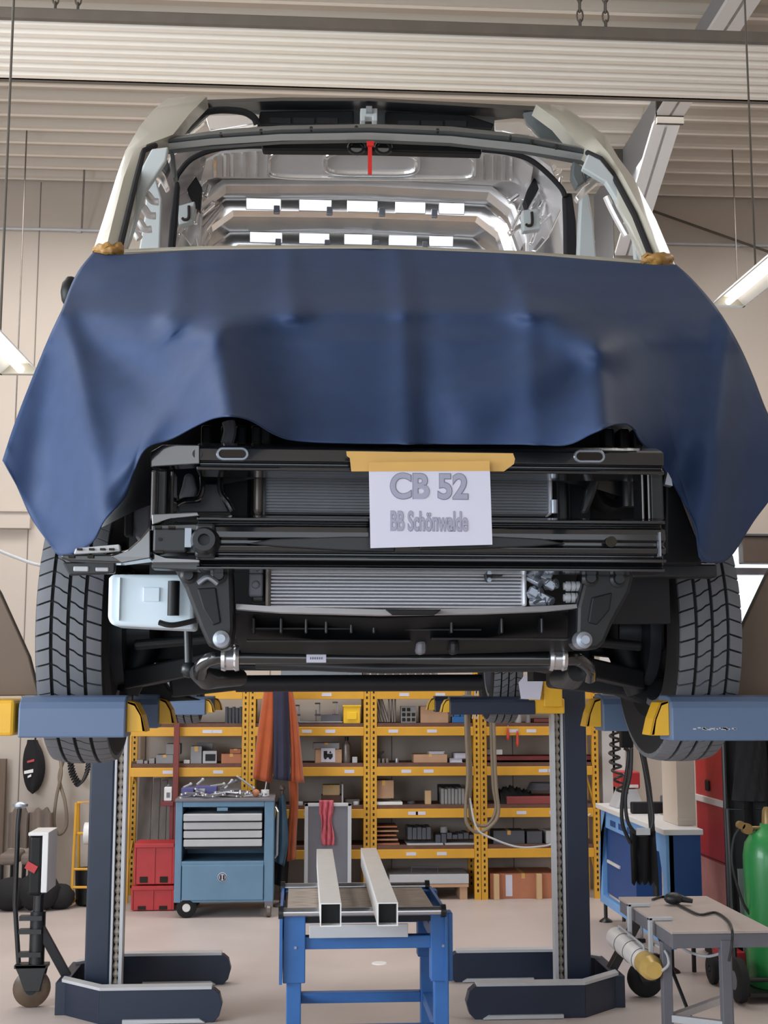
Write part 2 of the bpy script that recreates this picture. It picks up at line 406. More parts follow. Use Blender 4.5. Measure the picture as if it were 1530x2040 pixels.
# strip lamps
def strip_lamp(name, p, q, label):
    p, q = Vector(p), Vector(q); t = thing(name, label, 'lamp', p)
    d = (q - p).normalized(); s = d.cross(Vector((0, 0, 1))).normalized()
    b = MB(); a_, c_ = .085, .05
    sec = [(-a_, -.0), (-a_ * .45, c_), (a_ * .45, c_), (a_, 0), (a_ * .92, 0), (a_ * .42, c_ - .008), (-a_ * .42, c_ - .008), (-a_ * .92, 0)]
    up = Vector((0, 0, 1)); b.prism([p + s * i + up * j for i, j in sec], q - p); b.build('reflector', M_white, t)
    MB().cyl(p + up * .018 + d * .03, q + up * .018 - d * .03, .016, 10).build('tube', M_lamp, t)
    for o in (p, q - d * .03): MB().prism([o + s * i + up * j for i, j in ((-a_, 0), (-a_ * .45, c_), (a_ * .45, c_), (a_, 0))], d * .03).build('end_cap', M_cream, t)
    h = MB()
    for f in (.2, .8):
        m = p.lerp(q, f); h.cyl(m + up * c_, (m.x, m.y, ZC), .005, 6)
    h.build('hanger', M_roofd, t)
zl = P(40, 745, 6.3).z
strip_lamp('strip_lamp', P(44, 748, 5.2), P(44, 748, 5.2) + Vector((-.05, -1.8, 0)), 'white fluorescent strip lamp hanging left of the blue cloth')
strip_lamp('strip_lamp', P(1447, 612, 5.9), P(1447, 612, 5.9) + Vector((.05, -1.9, 0)), 'white fluorescent strip lamp hanging right of the blue cloth')

# ================================================================== the van on the lift
VY = 3.5; ZT = 1.505; XL, XR = -.553, 1.018
van = thing('van', 'stripped cream van raised on lift columns with open windscreen and bare black front', 'van', (.24, VY, ZT))
# ---- tyres and wheels
def tyre_mesh(wd, R):
    b = MB(); h = wd / 2
    b.use(M_rubber)
    prof = [(R * .58, -h * .80), (R * .66, -h * 1.02), (R * .80, -h * 1.06), (R * .92, -h * 1.04), (R * .965, -h * .92), (R * .975, -h * .5), (R * .978, 0), (R * .975, h * .5), (R * .965, h * .92), (R * .92, h * 1.04), (R * .80, h * 1.06), (R * .66, h * 1.02), (R * .58, h * .80), (R * .56, 0)]
    b.lathe(prof, ax='x', n=64, closed=True)
    b.use(M_tread)
    N = 58
    ribs = [(-.98, -.56, 0), (-.45, -.055, 1), (.055, .45, 1), (.56, .98, 0)]
    def rad(x): return R * (1.0 - .028 * abs(x) ** 3)
    for x0, x1, dg in ribs:
        K = 3
        for i in range(N):
            a0 = 2 * math.pi * i / N; a1 = 2 * math.pi * (i + .87) / N; rows = []
            for k in range(K + 1):
                x = x0 + (x1 - x0) * k / K
                sk = (.026 * math.sin(math.pi * (k / K - .5)) if dg else .03 * k / K * (1 if x0 > 0 else -1)) 
                rows.append([Vector((x * h, rad(x) * math.cos(a + sk), rad(x) * math.sin(a + sk))) for a in (a0, (a0 + a1) / 2, a1)])
            cen = Vector((0, 0, 0)); k0 = len(b.v)
            top = [p for r in rows for p in r]; low = [Vector((p.x, p.y * .965, p.z * .965)) for p in top]
            n = len(top); fs = []
            for r in range(K):
                for c in range(2): q = (r * 3 + c, r * 3 + c + 1, r * 3 + c + 4, r * 3 + c + 3); fs.append(q)
            ed = [0, 1, 2] + [3 * k + 2 for k in range(1, K + 1)] + [3 * K + 1, 3 * K] + [3 * k for k in range(K - 1, 0, -1)]
            fs += [(ed[j], ed[j] + n, ed[(j + 1) % len(ed)] + n, ed[(j + 1) % len(ed)]) for j in range(len(ed))]
            b.add(top + low, fs)
    return b
def rim_mesh(wd, R):
    b = MB(); h = wd / 2
    b.lathe([(R * .60, -h * .82), (R * .585, -h * .78), (R * .56, -h * .2), (R * .55, h * .3), (R * .585, h * .78), (R * .60, h * .82), (R * .56, h * .76), (R * .53, h * .3), (R * .18, h * .35), (R * .18, h * .25), (R * .53, h * .1), (R * .54, -h * .76)], ax='x', n=32, closed=True)
    for i in range(5):
        t = 2 * math.pi * i / 5; b.cyl((h * .2, R * .28 * math.cos(t), R * .28 * math.sin(t)), (h * .5, R * .28 * math.cos(t), R * .28 * math.sin(t)), .014, 8)
    return b
R0 = .352
def shift(b, d, mir=False):
    for i, p in enumerate(b.v): b.v[i] = Vector((-p.x if mir else p.x, p.y, p.z)) + Vector(d)
    return b
zc = ZT + R0
ft = []
for i, x in enumerate((XL, XR)):
    b = tyre_mesh(.158, R0)
    t = shift(b, (x, VY, zc), i == 1).build('tyre', None, van, smooth=25); ft.append(t)
    shift(rim_mesh(.158, R0), (x, VY, zc), i == 0).build('rim', M_mgrey, t, smooth=30)
    sg = 1 if i == 0 else -1
    d = MB().cyl((x + sg * .07, VY, zc), (x + sg * .10, VY, zc), .15, 32).cyl((x + sg * .06, VY, zc), (x + sg * .16, VY, zc), .06, 16); d.build('brake_disc', M_disc, van, smooth=30)
    MB().obox((x + sg * .11, VY + .13, zc + .03), (.11, .08, .2)).build('brake_caliper', M_dark, van, bevel=.01)
    k = MB().tube([(x + sg * .1, VY, zc - .17), (x + sg * .14, VY, zc - .05), (x + sg * .15, VY, zc + .1), (x + sg * .2, VY + .02, zc + .35)], [.03, .045, .05, .04], 10); k.build('steering_knuckle', M_dark, van, smooth=True)
    MB().cyl((x + sg * .2, VY + .02, zc + .25), (x + sg * .26, VY + .02, zc + .85), .05, 14).build('strut', M_dark, van, smooth=30)
RY = 7.35
for i, x in enumerate((-.625, 1.135)):
    t = dup_t = ft[i].copy(); COL.objects.link(t); t.location = (ft[i].location.x + (x - (XL, XR)[i]), RY - VY, 0); t.name = 'tyre'
    for g in ft[i].children:
        h = g.copy(); COL.objects.link(h); h.parent = t
# inner twin tyres of the rear axle
# ---- underbody
b = MB().box(-.45, .95, 3.75, 4.05, 1.93, 2.06).box(-.42, -.30, 3.2, 8.2, 2.0, 2.14).box(.80, .92, 3.2, 8.2, 2.0, 2.14)
for yy in (4.6, 5.4, 6.2, 7.0, 7.8): b.box(-.42, .92, yy, yy + .1, 2.02, 2.12)
b.build('chassis_frame', M_dark, van)
MB().box(-.66, 1.14, 3.95, 8.3, 2.14, 2.2).build('floor_pan', M_primerl, van)
b = MB().cyl((-.58, RY, zc), (1.08, RY, zc), .05, 14).ball((.25, RY, zc), (.16, .14, .14), 16); b.build('rear_axle', M_dark, van, smooth=40)
b = MB().tube([(.3, 4.0, 1.93), (.3, RY - .1, zc + .02)], .04, 12); b.build('prop_shaft', M_dark, van, smooth=40)
b = MB().box(.35, .80, 4.7, 5.9, 1.86, 2.04); b.build('fuel_tank', M_plast, van, bevel=.05, seg=3)
b = MB().tube(curve_pts([(.05, 4.0, 1.98), (.0, 4.6, 1.93), (-.05, 5.2, 1.92), (-.08, 7.9, 1.95)]), .035, 12); b.build('exhaust_pipe', M_rustst, van, smooth=40)
# ---- body shell: sides and roof behind the cab opening
cs = [(-.70, 2.2), (-.69, 2.9), (-.655, 3.3), (-.59, 3.66), (-.53, 3.82), (-.42, 3.90), (.24, 3.92)]
cs = cs + [(.48 - x, z) for x, z in reversed(cs[:-1])]
rows = []
for yy in (5.02, 5.4, 6.0, 6.8, 7.6, 8.35):
    k = 0
    rows.append([(x, yy, z - (.05 if yy < 4.8 and z > 3.5 else 0)) for x, z in cs])
b = MB(); b.loft([[Vector((p[0], p[1], p[2])) for p in r] for r in rows], (0, .001, .02)); 
b.build('body_shell', M_sheet, van, smooth=50)
b = MB(); b.loft([[Vector((.24 + (x - .24) * 1.02, yy, z + .03)) for x, z in cs] for yy in (5.25, 6.0, 8.38)], (0, .001, .01)); b.build('outer_skin', M_cream, van, smooth=50)
# roof bows: hat sections across the inside of the roof
def bow(y, drop, hh, m, name='roof_bow', z_off=0, shrink=.90):
    pts = [(.24 + (x - .24) * shrink, z - .008) for x, z in cs if z > 3.6]
    b = MB(); sec = [(-.058, 0), (-.055, -.004), (-.055 + hh * .31, -hh), (.04, -hh), (.055, 0)]
    rows = []
    for i, (x, z) in enumerate(pts):
        d = Vector((.24 - x, 3.2 - z)); d.normalize()
        rows.append([Vector((x + d.x * (-q), y + a, z + d.y * (-q))) for a, q in sec])
    b.loft(rows, (0, 0, .008)); return b.build(name, m, van, smooth=30)
for y, hh, mm in ((5.50, .02, M_sheet), (5.72, .052, M_sheetl), (6.16, .058, M_sheetl), (6.7, .06, M_sheetl), (7.3, .06, M_sheet)): bow(y, 0, hh, mm)
# gussets and small brackets hanging at the bows, dimple strips on the roof sheet
for y in (5.72, 6.16):
    for x in (-.12, .12, .36, .60):
        MB().box(x - .014, x + .014, y - .058, y - .040, 3.835, 3.875).build('bow_bracket', M_bolt, van, bevel=.004)
# pressed front part of the roof lining: a sloping panel with raised ribs and an oval pressing
LF = [(410, 322, 5.06), (440, 306, 5.03), (560, 298, 5.0), (735, 296, 5.0), (900, 302, 5.0), (1030, 312, 5.03), (1062, 334, 5.06)]
LB = [(400, 362, 5.26), (430, 354, 5.24), (560, 356, 5.22), (735, 357, 5.22), (900, 359, 5.22), (1020, 362, 5.24), (1055, 376, 5.26)]
def LP(u, f, dy=0):
    def at(k): 
        for (a, va, ya), (c, vc, yc) in zip(k, k[1:]):
            if u <= c or c == k[-1][0]: t = (u - a) / (c - a); return va + (vc - va) * t, ya + (yc - ya) * t
    (v0, y0), (v1, y1) = at(LF), at(LB); return P(u, v0 + (v1 - v0) * f, y0 + (y1 - y0) * f + dy)
b = MB(); b.loft([[P(*p) for p in LF], [P(*p) for p in LB]], (0, .02, .02)); rl = b.build('roof_lining_panel', M_sheet, van, smooth=30)
for u in (428, 448, 462, 486, 512, 534, 964, 985, 1003, 1018):
    w_ = 5 if u not in (512, 534, 964) else 3
    b = MB(); b.loft([[LP(u - w_, f, -.004), LP(u - w_ * .5, f, -.022), LP(u + w_ * .5, f, -.022), LP(u + w_, f, -.004)] for f in (.05, .3, .6, .95)], (0, .01, .01)); b.build('stiffening_rib', M_sheetl, rl, smooth=40)
for (cu, cv, ru, rv, pw_, rr_) in ((740, .45, 92, .36, .5, .013), (740, .5, 205, .46, .32, .010)):
    t = []
    for i in range(48):
        q = 2 * math.pi * i / 48; c_, s_2 = math.cos(q), math.sin(q)
        t.append(LP(cu + ru * math.copysign(abs(c_) ** pw_, c_), cv + rv * math.copysign(abs(s_2) ** pw_, s_2), -.006))
    MB().tube(t, rr_, 8, closed=True).build('oval_pressing', M_sheetl, rl, smooth=40)
b = MB().pbox(592, 398, 632, 416, 5.74, .02); b.build('perforated_plate', M_primerl, van)
# ---- cab front frame: pillars as lofted painted sections
def pillar(rows, name, m, th=.06, parent=van, **k):
    b = MB(); b.loft([[P(*p) for p in r] for r in rows], (0, th, 0)); return b.build(name, m, parent, smooth=50, **k)
pl = pillar([[(186, 498, 3.82), (210, 500, 3.72), (236, 503, 3.76)],
             [(205, 440, 3.97), (224, 442, 3.87), (250, 445, 3.90)],
             [(232, 352, 4.22), (246, 355, 4.12), (270, 358, 4.14)],
             [(250, 300, 4.38), (268, 296, 4.28), (292, 288, 4.32)],
             [(278, 252, 4.56), (302, 262, 4.46), (345, 268, 4.45)],
             [(305, 219, 4.75), (340, 220, 4.66), (378, 226, 4.62)],
             [(333, 196, 4.92), (372, 193, 4.84), (412, 192, 4.80)]], 'windscreen_pillar', M_cream, .10)
pr = pillar([[(1300, 522, 3.76), (1322, 524, 3.72), (1346, 530, 3.82)],
             [(1262, 428, 3.97), (1284, 430, 3.90), (1306, 436, 4.02)],
             [(1218, 345, 4.22), (1240, 348, 4.14), (1262, 354, 4.26)],
             [(1180, 303, 4.40), (1212, 305, 4.30), (1232, 314, 4.40)],
             [(1150, 285, 4.50), (1180, 268, 4.46), (1206, 270, 4.58)],
             [(1110, 238, 4.66), (1140, 236, 4.66), (1172, 245, 4.78)],
             [(1068, 208, 4.82), (1095, 207, 4.86), (1122, 211, 4.95)]], 'windscreen_pillar', M_cream, .10)
for rows, in (([(236, 505, 3.74), (250, 446, 3.88), (271, 358, 4.12), (286, 300, 4.30), (310, 290, 4.36)],), ([(1302, 523, 3.74), (1264, 428, 3.95), (1220, 346, 4.2), (1196, 316, 4.3), (1170, 304, 4.36)],)):
    MB().tube([P(*p) for p in rows], .010, 8).build('windscreen_seal', M_black, van, smooth=True)
# header beam over the windscreen opening
hd = pillar([[(284, 290, 4.50), (420, 274, 4.42), (560, 264, 4.38), (735, 261, 4.36), (900, 268, 4.38), (1050, 284, 4.42), (1192, 311, 4.50)],
             [(300, 282, 4.47), (420, 268, 4.39), (560, 258, 4.35), (735, 254, 4.33), (900, 261, 4.35), (1050, 275, 4.39), (1180, 300, 4.47)],
             [(345, 272, 4.52), (440, 258, 4.46), (560, 250, 4.42), (735, 247, 4.40), (900, 252, 4.42), (1040, 268, 4.46), (1165, 295, 4.52)]], 'header_beam', M_primer, .10)
hl = pillar([[(290, 297, 4.56), (420, 281, 4.48), (560, 272, 4.44), (735, 270, 4.42), (900, 277, 4.44), (1050, 294, 4.48), (1190, 318, 4.56)],
             [(288, 291, 4.50), (420, 276, 4.42), (560, 267, 4.38), (735, 264, 4.36), (900, 271, 4.38), (1050, 287, 4.42), (1191, 312, 4.50)]], 'header_flange', M_primerl, .05)
for u, v in ((520, 257), (440, 264), (620, 252), (710, 250), (872, 256), (1017, 270), (1060, 278), (1110, 288)):
    p = P(u, v + 3, 4.35); yq = 4.345 + .12 * (abs(u - 735) / 440) ** 2; p = P(u, v + 3, yq - .004); MB().cyl((p.x, p.y - .002, p.z), (p.x, p.y + .02, p.z), .006, 8).build('bolt_hole', M_hole, hd)
# upper roof-edge beam and inner upper panel
ub = pillar([[(400, 199, 4.98), (560, 194, 4.96), (735, 195, 4.95), (900, 203, 4.96), (1078, 212, 4.98)],
             [(398, 206, 4.94), (560, 201, 4.92), (735, 201, 4.91), (900, 210, 4.92), (1088, 222, 4.94)]], 'roof_edge_beam', M_satin, .08)
pillar([[(405, 206, 5.02), (560, 202, 5.0), (735, 203, 5.0), (900, 211, 5.0), (1090, 224, 5.02)],
        [(520, 225, 5.06), (600, 224, 5.06), (735, 226, 5.06), (880, 230, 5.06), (985, 236, 5.06)],
        [(518, 250, 5.10), (600, 248, 5.08), (735, 248, 5.08), (880, 250, 5.08), (985, 262, 5.10)]], 'roof_front_panel', M_primer, .02)
pillar([[(1040, 216, 4.96), (1090, 222, 4.92)], [(1050, 245, 4.96), (1105, 250, 4.92)], [(1080, 275, 4.9), (1140, 284, 4.86)]], 'corner_gusset', M_primer, .02)
pillar([[(395, 203, 4.96), (440, 206, 5.0)], [(380, 222, 4.94), (425, 218, 5.0)], [(350, 268, 4.8), (375, 262, 4.86)]], 'corner_gusset', M_primer, .02)
for q in ([(518, 221), (705, 219), (705, 248), (512, 250)], [(768, 221), (930, 228), (985, 246), (980, 258), (768, 249)]):
    pb = MB().ppoly(q, 5.0, .04).build('vent_panel', M_plast, van, bevel=.006)
    u0 = min(a for a, _ in q) + 25; vm = sum(c for _, c in q) / len(q) + 4
    for k in range(3): 
        s = MB().pbox(u0 + k * 47, vm - 4, u0 + k * 47 + 42, vm + 7, 4.995, .02).build('vent_slot', M_dark, pb)
b = MB().ppoly([(718, 215), (752, 215), (752, 240), (742, 240), (742, 232), (728, 232), (728, 240), (718, 240)], 4.95, .05); b.build('latch_bracket', M_primerl, van, bevel=.004)
p = P(735, 219, 4.94); MB().box(p.x - .012, p.x + .012, p.y - .01, p.y + .02, p.z - .012, p.z + .012).build('latch_bracket', M_bolt, van)
# shiny inner pieces seen through the gap above the header
for q in ([(370, 262), (404, 236), (408, 242), (376, 268)], [(410, 230), (506, 228), (512, 246), (420, 262), (414, 246)], [(984, 244), (1040, 242), (1070, 272), (1050, 274), (1000, 262), (985, 262)], [(1062, 246), (1100, 276), (1094, 279), (1056, 252)]):
    MB().ppoly(q, 5.16, .03).build('inner_gusset', M_sheetl, van, bevel=.004)
b = MB().tube(curve_pts([P(372, 262, 4.9), P(385, 232, 4.92), P(430, 220, 4.94), P(480, 222, 4.94), P(505, 234, 4.95), P(512, 248, 4.96)]), .014, 8); b.build('door_seal', M_black, van, smooth=True)
# black cross trim under the header, straps and latches
MB().ppoly([(520, 283), (735, 281), (960, 291), (960, 306), (735, 300), (524, 298)], 4.55, .05).build('sun_visor_rail', M_plast, van, bevel=.006)
for u in (710, 764):
    p = P(u, 295, 4.5); t = [p + Vector((.028 * math.cos(q), 0, .022 * math.sin(q))) for q in [2 * math.pi * i / 14 for i in range(14)]]
    MB().tube(t, .007, 6, closed=True).box(p.x - .02, p.x + .02, p.y, p.y + .04, p.z, p.z + .03).build('visor_clip', M_gloss, van)
b = MB().pbox(733, 284, 741, 347, 4.40, .006).pbox(731, 281, 745, 290, 4.39, .012); b.build('red_strap', M_redst, van)
for rows in ([(522, 291), (470, 292), (420, 300), (380, 318), (356, 345), (350, 358)], [(958, 298), (1010, 304), (1055, 318), (1090, 345), (1118, 375), (1126, 392)]):
    MB().tube(curve_pts([P(u, v, 4.85) for u, v in rows], 5), .011, 8).build('door_seal', M_black, van, smooth=True)
# side door posts
for q, y, m, n_ in (([(348, 358), (357, 362), (352, 440), (346, 502), (333, 503), (338, 440)], 4.86, M_black, 'belt_post'),
                ([(1124, 384), (1140, 384), (1148, 440), (1150, 512), (1127, 510), (1126, 440)], 4.86, M_black, 'belt_post'),
                ([(293, 348), (308, 346), (322, 395), (318, 503), (276, 502), (288, 430)], 4.72, M_primerl, 'door_post'),
                ([(1158, 390), (1172, 384), (1182, 440), (1188, 514), (1152, 512), (1155, 440)], 4.72, M_primerl, 'door_post'),
                ([(1092, 470), (1124, 400), (1126, 510), (1060, 508)], 5.1, M_sheetl, 'inner_side_panel'),
                ([(1060, 405), (1090, 380), (1128, 392), (1128, 510), (1050, 508), (1050, 450)], 5.35, M_sheet, 'inner_side_panel'),
                ([(350, 392), (372, 380), (402, 430), (400, 502), (346, 503)], 5.35, M_sheet, 'inner_side_panel'),
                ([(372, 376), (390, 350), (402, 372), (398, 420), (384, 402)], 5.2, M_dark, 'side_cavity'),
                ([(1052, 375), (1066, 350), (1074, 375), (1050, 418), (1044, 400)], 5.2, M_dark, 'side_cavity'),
                ([(352, 410), (388, 400), (384, 440), (356, 448)], 5.08, M_primerl, 'gusset_plate'),
                ([(1040, 418), (1072, 415), (1078, 455), (1042, 460)], 5.08, M_primerl, 'gusset_plate')):
    MB().ppoly(q, y, .05).build(n_, m, van, bevel=.006)
for u, v in ((372, 424), (1056, 436)):
    p = P(u, v, 5.07); MB().tube(curve_pts([(p.x + .008, p.y, p.z + .03), (p.x + .008, p.y, p.z - .02), (p.x - .008, p.y, p.z - .03), (p.x - .018, p.y, p.z - .022)]), .006, 6).build('plate_slot', M_hole, van)
# inner pillar panels with stamped brackets
for q, y, m in (([(302, 296), (335, 292), (330, 320), (290, 380), (262, 470), (250, 500), (240, 502), (262, 420), (284, 330)], 4.16, M_primerl),
                ([(1172, 306), (1196, 318), (1222, 350), (1300, 522), (1266, 518), (1262, 470), (1236, 410), (1206, 362), (1160, 335)], 4.16, M_primerl)):
    MB().ppoly(q, y, .03).build('inner_pillar_panel', m, van, bevel=.005)
for q in ([(268, 372), (280, 384), (292, 386), (304, 400), (316, 402)], [(258, 400), (270, 412), (284, 412), (296, 428), (310, 430)], [(250, 428), (262, 442), (276, 440), (288, 456), (302, 456)], [(246, 450), (256, 464), (268, 464), (278, 476)], [(1208, 392), (1216, 410), (1226, 430), (1238, 452), (1248, 470)], [(1222, 388), (1230, 408), (1244, 432), (1256, 452), (1264, 464)], [(1238, 392), (1246, 410), (1256, 428), (1266, 446)]):
    MB().tube(curve_pts([P(u, v, 4.22) for u, v in q], 5), .013, 8).build('stamped_hinge_bracket', M_sheet, van, smooth=40)
for q in ([(312, 305), (326, 300), (338, 330), (330, 348), (318, 332)], [(338, 300), (346, 300), (352, 352), (344, 356)], [(1142, 320), (1160, 330), (1166, 362), (1150, 372), (1140, 350)], [(1168, 332), (1180, 338), (1182, 350), (1170, 356)]):
    MB().ppoly(q, 4.5, .05).build('pillar_gusset', M_primer, van, bevel=.006)
for (pts, y) in (([(296, 350), (310, 330), (328, 345), (338, 372), (330, 380), (318, 358), (306, 350), (300, 360)], 4.5), ([(1145, 392), (1160, 372), (1190, 352), (1215, 355), (1216, 364), (1190, 366), (1168, 384), (1152, 402)], 4.5),
                 ([(386, 480), (402, 452), (442, 404), (446, 412), (412, 456), (394, 488)], 5.6), ([(1002, 408), (1022, 424), (1046, 468), (1040, 474), (1014, 432), (1000, 416)], 5.6),
                 ([(348, 500), (362, 460), (380, 486), (392, 470), (396, 490), (372, 503)], 5.15), ([(1058, 500), (1080, 470), (1092, 480), (1118, 448), (1120, 460), (1090, 506)], 5.15)):
    MB().ppoly(pts, y, .03).build('bright_door_frame', M_sheetl, van, bevel=.005)
rnd = random.Random(23)  # random bright shards added as white detail along the inner sides
for side, n_ in ((0, 16), (1, 20)):
    for k in range(n_):
        u = rnd.uniform(352, 415) if side == 0 else rnd.uniform(1018, 1118); v = rnd.uniform(315, 485) if side == 0 else rnd.uniform(345, 495)
        a = math.radians(rnd.choice((55, 65, 75, 35)) * (-1 if side == 0 else -1) + rnd.uniform(-10, 10)); L = rnd.uniform(10, 26); wd = rnd.uniform(2.5, 5)
        c_, s_2 = math.cos(a), math.sin(a)
        MB().ppoly([(u - c_ * L - s_2 * wd, v - s_2 * L + c_ * wd), (u + c_ * L - s_2 * wd, v + s_2 * L + c_ * wd), (u + c_ * L + s_2 * wd, v + s_2 * L - c_ * wd), (u - c_ * L + s_2 * wd, v - s_2 * L - c_ * wd)], rnd.uniform(5.24, 5.36), .03).build('bright_shard', M_sheetl, van, bevel=.006)
for y in (5.72, 6.16):
    for x0, x1 in ((-.26, -.10), (-.02, .13), (.20, .34), (.42, .56), (.62, .74)):
        MB().prism([(x0, y - .062, 3.905), (x1, y - .062, 3.905), (x1, y - .045, 3.855), (x0, y - .045, 3.855)], (0, .006, 0)).build('bow_reinforcement', M_sheetl, van, bevel=.004)
# windscreen sill between the pillars
pillar([[(236, 497, 3.70), (400, 490, 3.62), (735, 488, 3.56), (1040, 500, 3.62), (1302, 520, 3.70)], [(236, 503, 3.68), (400, 497, 3.60), (735, 495, 3.54), (1040, 507, 3.60), (1302, 526, 3.68)]], 'windscreen_sill', M_cream, .06)
# bonnet and wings under the cloth
rows = []
for yy, zz, hw in ((3.72, 2.90, .82), (3.4, 2.72, .84), (3.05, 2.50, .80), (2.86, 2.34, .74), (2.80, 2.20, .70)):
    rows.append([Vector((.24 + hw * t, yy + .22 * abs(t) ** 2.5, zz - .10 * abs(t) ** 3)) for t in [-1 + .125 * i for i in range(17)]])
b = MB(); b.loft(rows, (0, .0, -.03)); b.build('bonnet', M_satin, van, smooth=50)
for sx in (-1, 1):
    rows = [[(.24 + sx * (.80 + .06 * k), yy, zz) for yy, zz in ((3.40, 2.34), (3.45, 2.36), (3.5, 2.42), (3.78, 2.62), (4.0, 2.75))] for k in (0, 1)]
    MB().loft(rows, (0, 0, -.03)).build('wing', M_satin, van, smooth=50)
p = P(141, 583, 3.75); MB().ball(p, (.03, .04, .05), 12).build('mirror_stub', M_plast, van, smooth=True)

# ---- bare front
def xbeam(u0, u1, y, prof, th, name, m, parent=van, **k):
    b = MB(); um = (u0 + u1) / 2
    xa = P(u0, prof[0][0], y).x; xb = P(u1, prof[0][0], y).x
    sec = [Vector((0, y + dy, P(um, v, y + dy).z)) for v, dy in prof]
    sec = sec + [Vector((0, y + th, sec[-1].z)), Vector((0, y + th, sec[0].z))]
    b.prism([Vector((xa, s.y, s.z)) for s in sec], (xb - xa, 0, 0)); return b.build(name, m, parent, **k)
ubm = xbeam(392, 1322, 2.62, [(888, .05), (893, .012), (897, 0), (922, 0), (926, .012), (930, .014), (934, 0), (941, 0)], .09, 'upper_crossmember', M_gloss, bevel=.005)
for u, v in ((463, 903), (1176, 908)):
    p = P(u, v, 2.61); s = MB().use(M_bolt); t = []
    for i in range(24):
        q = 2 * math.pi * i / 24; t.append((p.x + (.018 if math.cos(q) > 0 else -.018) + .012 * math.cos(q), 2.618, p.z + .011 * math.sin(q)))
    s.tube(t, .0035, 6, closed=True); s.use(M_hole); s.prism([(a, 2.6165, c) for a, _, c in t], (0, .006, 0)); s.build('beam_slot', None, ubm)
p = P(393, 904, 2.615); MB().cyl(p, p + Vector((0, .01, 0)), .010, 14).build('beam_plug', M_satin, ubm)
# lower crossmember
lbm = xbeam(392, 1325, 2.60, [(1030, .07), (1034, .0), (1040, 0), (1043, .03), (1046, .03), (1052, .004), (1062, 0), (1074, .0), (1078, .012), (1086, .012), (1090, 0), (1100, .004), (1104, .022), (1109, .022), (1112, 0), (1118, 0), (1121, .02), (1128, .03), (1131, .012), (1136, .012)], .10, 'lower_crossmember', M_gloss, bevel=.004)
rec = MB()
for uu, sx in ((490, 1), (1128, -1)):
    p = P(uu, 1083, 2.595); q = [(p.x, 0), (p.x + sx * .05, .010), (p.x + sx * .20, .016), (p.x + sx * .30, .016), (p.x + sx * .30, -.014), (p.x + sx * .20, -.013), (p.x + sx * .06, -.006)]
    rec.prism([(a, 2.594, p.z + c) for a, c in q], (0, .02, 0))
rec.build('pressed_recess', M_satin, lbm, bevel=.003)
lp = MB().pbox(305, 1052, 372, 1100, 2.588, .08).build('end_plate', M_satin, lbm, bevel=.004)
b = MB()
for u, v in ((315, 1050), (342, 1050), (318, 1099)): b.pbox(u - 7, v - 2, u + 7, v + 2, 2.584, .01)
p = P(319, 1074, 2.585); b.cyl(p, p + Vector((0, .01, 0)), .004, 8); b.build('plate_notch', M_hole, lp)
te = MB(); p = P(407, 1076, 2.56)
te.pbox(388, 1042, 428, 1110, 2.575, .03); te.build('tow_eye_mount', M_satin, lbm, bevel=.006)
te = MB().lathe([(.012, -.03), (.022, -.03), (.028, -.01), (.03, .02), (.012, .02)], (p.x, 2.58, p.z), 'y', 24, closed=True); te.build('tow_eye_boss', M_satin, lbm, smooth=30)
MB().lathe([(.012, 0), (.0115, .004)], (p.x, 2.578, p.z), 'y', 20).build('tow_eye_hole', M_hole, lbm)
p = P(1218, 1079, 2.592); MB().lathe([(.011, 0), (.011, .006)], (p.x, 2.59, p.z), 'y', 20).build('tow_hole', M_hole, lbm)
MB().pbox(368, 1052, 381, 1090, 2.582, .02).build('bright_clip', M_bolt, lbm)
b = MB().pbox(1314, 1060, 1317, 1108, 2.59, .02); b.build('weld_edge', M_bolt, lbm)
# extension bracket at the left end
b = MB().ppoly([(300, 1046), (300, 1115), (242, 1122), (140, 1118), (120, 1112), (122, 1104), (220, 1104), (255, 1094), (278, 1074)], 2.63, .05)
eb = b.build('bumper_side_bracket', M_gloss, van, bevel=.004)
b = MB().ppoly([(146, 1104), (150, 1092), (238, 1084), (240, 1098)], 2.62, .02); b.build('bracket_lip', M_lgrey, eb, bevel=.003)
b = MB().ppoly([(124, 1120), (230, 1118), (228, 1142), (138, 1146)], 2.66, .02); b.build('bracket_lower_plate', M_satin, eb, bevel=.003)
b = MB().pbox(146, 1128, 176, 1138, 2.655, .012).pbox(190, 1130, 216, 1138, 2.655, .012); b.build('bracket_slot', M_lgrey, eb, bevel=.002)
b = MB()
for u in (158, 182, 204, 222): b.pbox(u - 5, 1092, u + 5, 1096, 2.612, .01)
for u in (142, 180): b.pbox(u - 6, 1106, u + 6, 1111, 2.622, .01)
b.build('bracket_notch', M_hole, eb)
def angled(q, name, m, y0=2.612, u0=398, k=.25, th=.05):
    pts = []
    xr = P(u0, 1000, y0).x
    for u, v in q:
        p = P(u, v, y0)
        for _ in range(3): p = P(u, v, y0 + max(0, xr - p.x) * k)
        pts.append(p)
    return MB().prism(pts, (0, th, 0)).build(name, m, van, bevel=.002)
angled([(300, 900), (324, 886), (398, 886), (398, 924), (300, 930)], 'beam_end_plate', M_gloss)
angled([(302, 940), (306, 940), (307, 1026), (302, 1026)], 'beam_end_highlight', M_bolt)  # pale zinc strip imitates the highlight on the post edge
angled([(302, 1046), (398, 1044), (398, 1102), (302, 1100)], 'beam_end_plate', M_satin, 2.60)
angled([(302, 1122), (398, 1122), (398, 1136), (302, 1132)], 'beam_end_plate', M_satin, 2.62)
angled([(302, 1024), (394, 1020), (398, 1028), (340, 1034), (303, 1046)], 'beam_end_plate', M_gloss, 2.595)
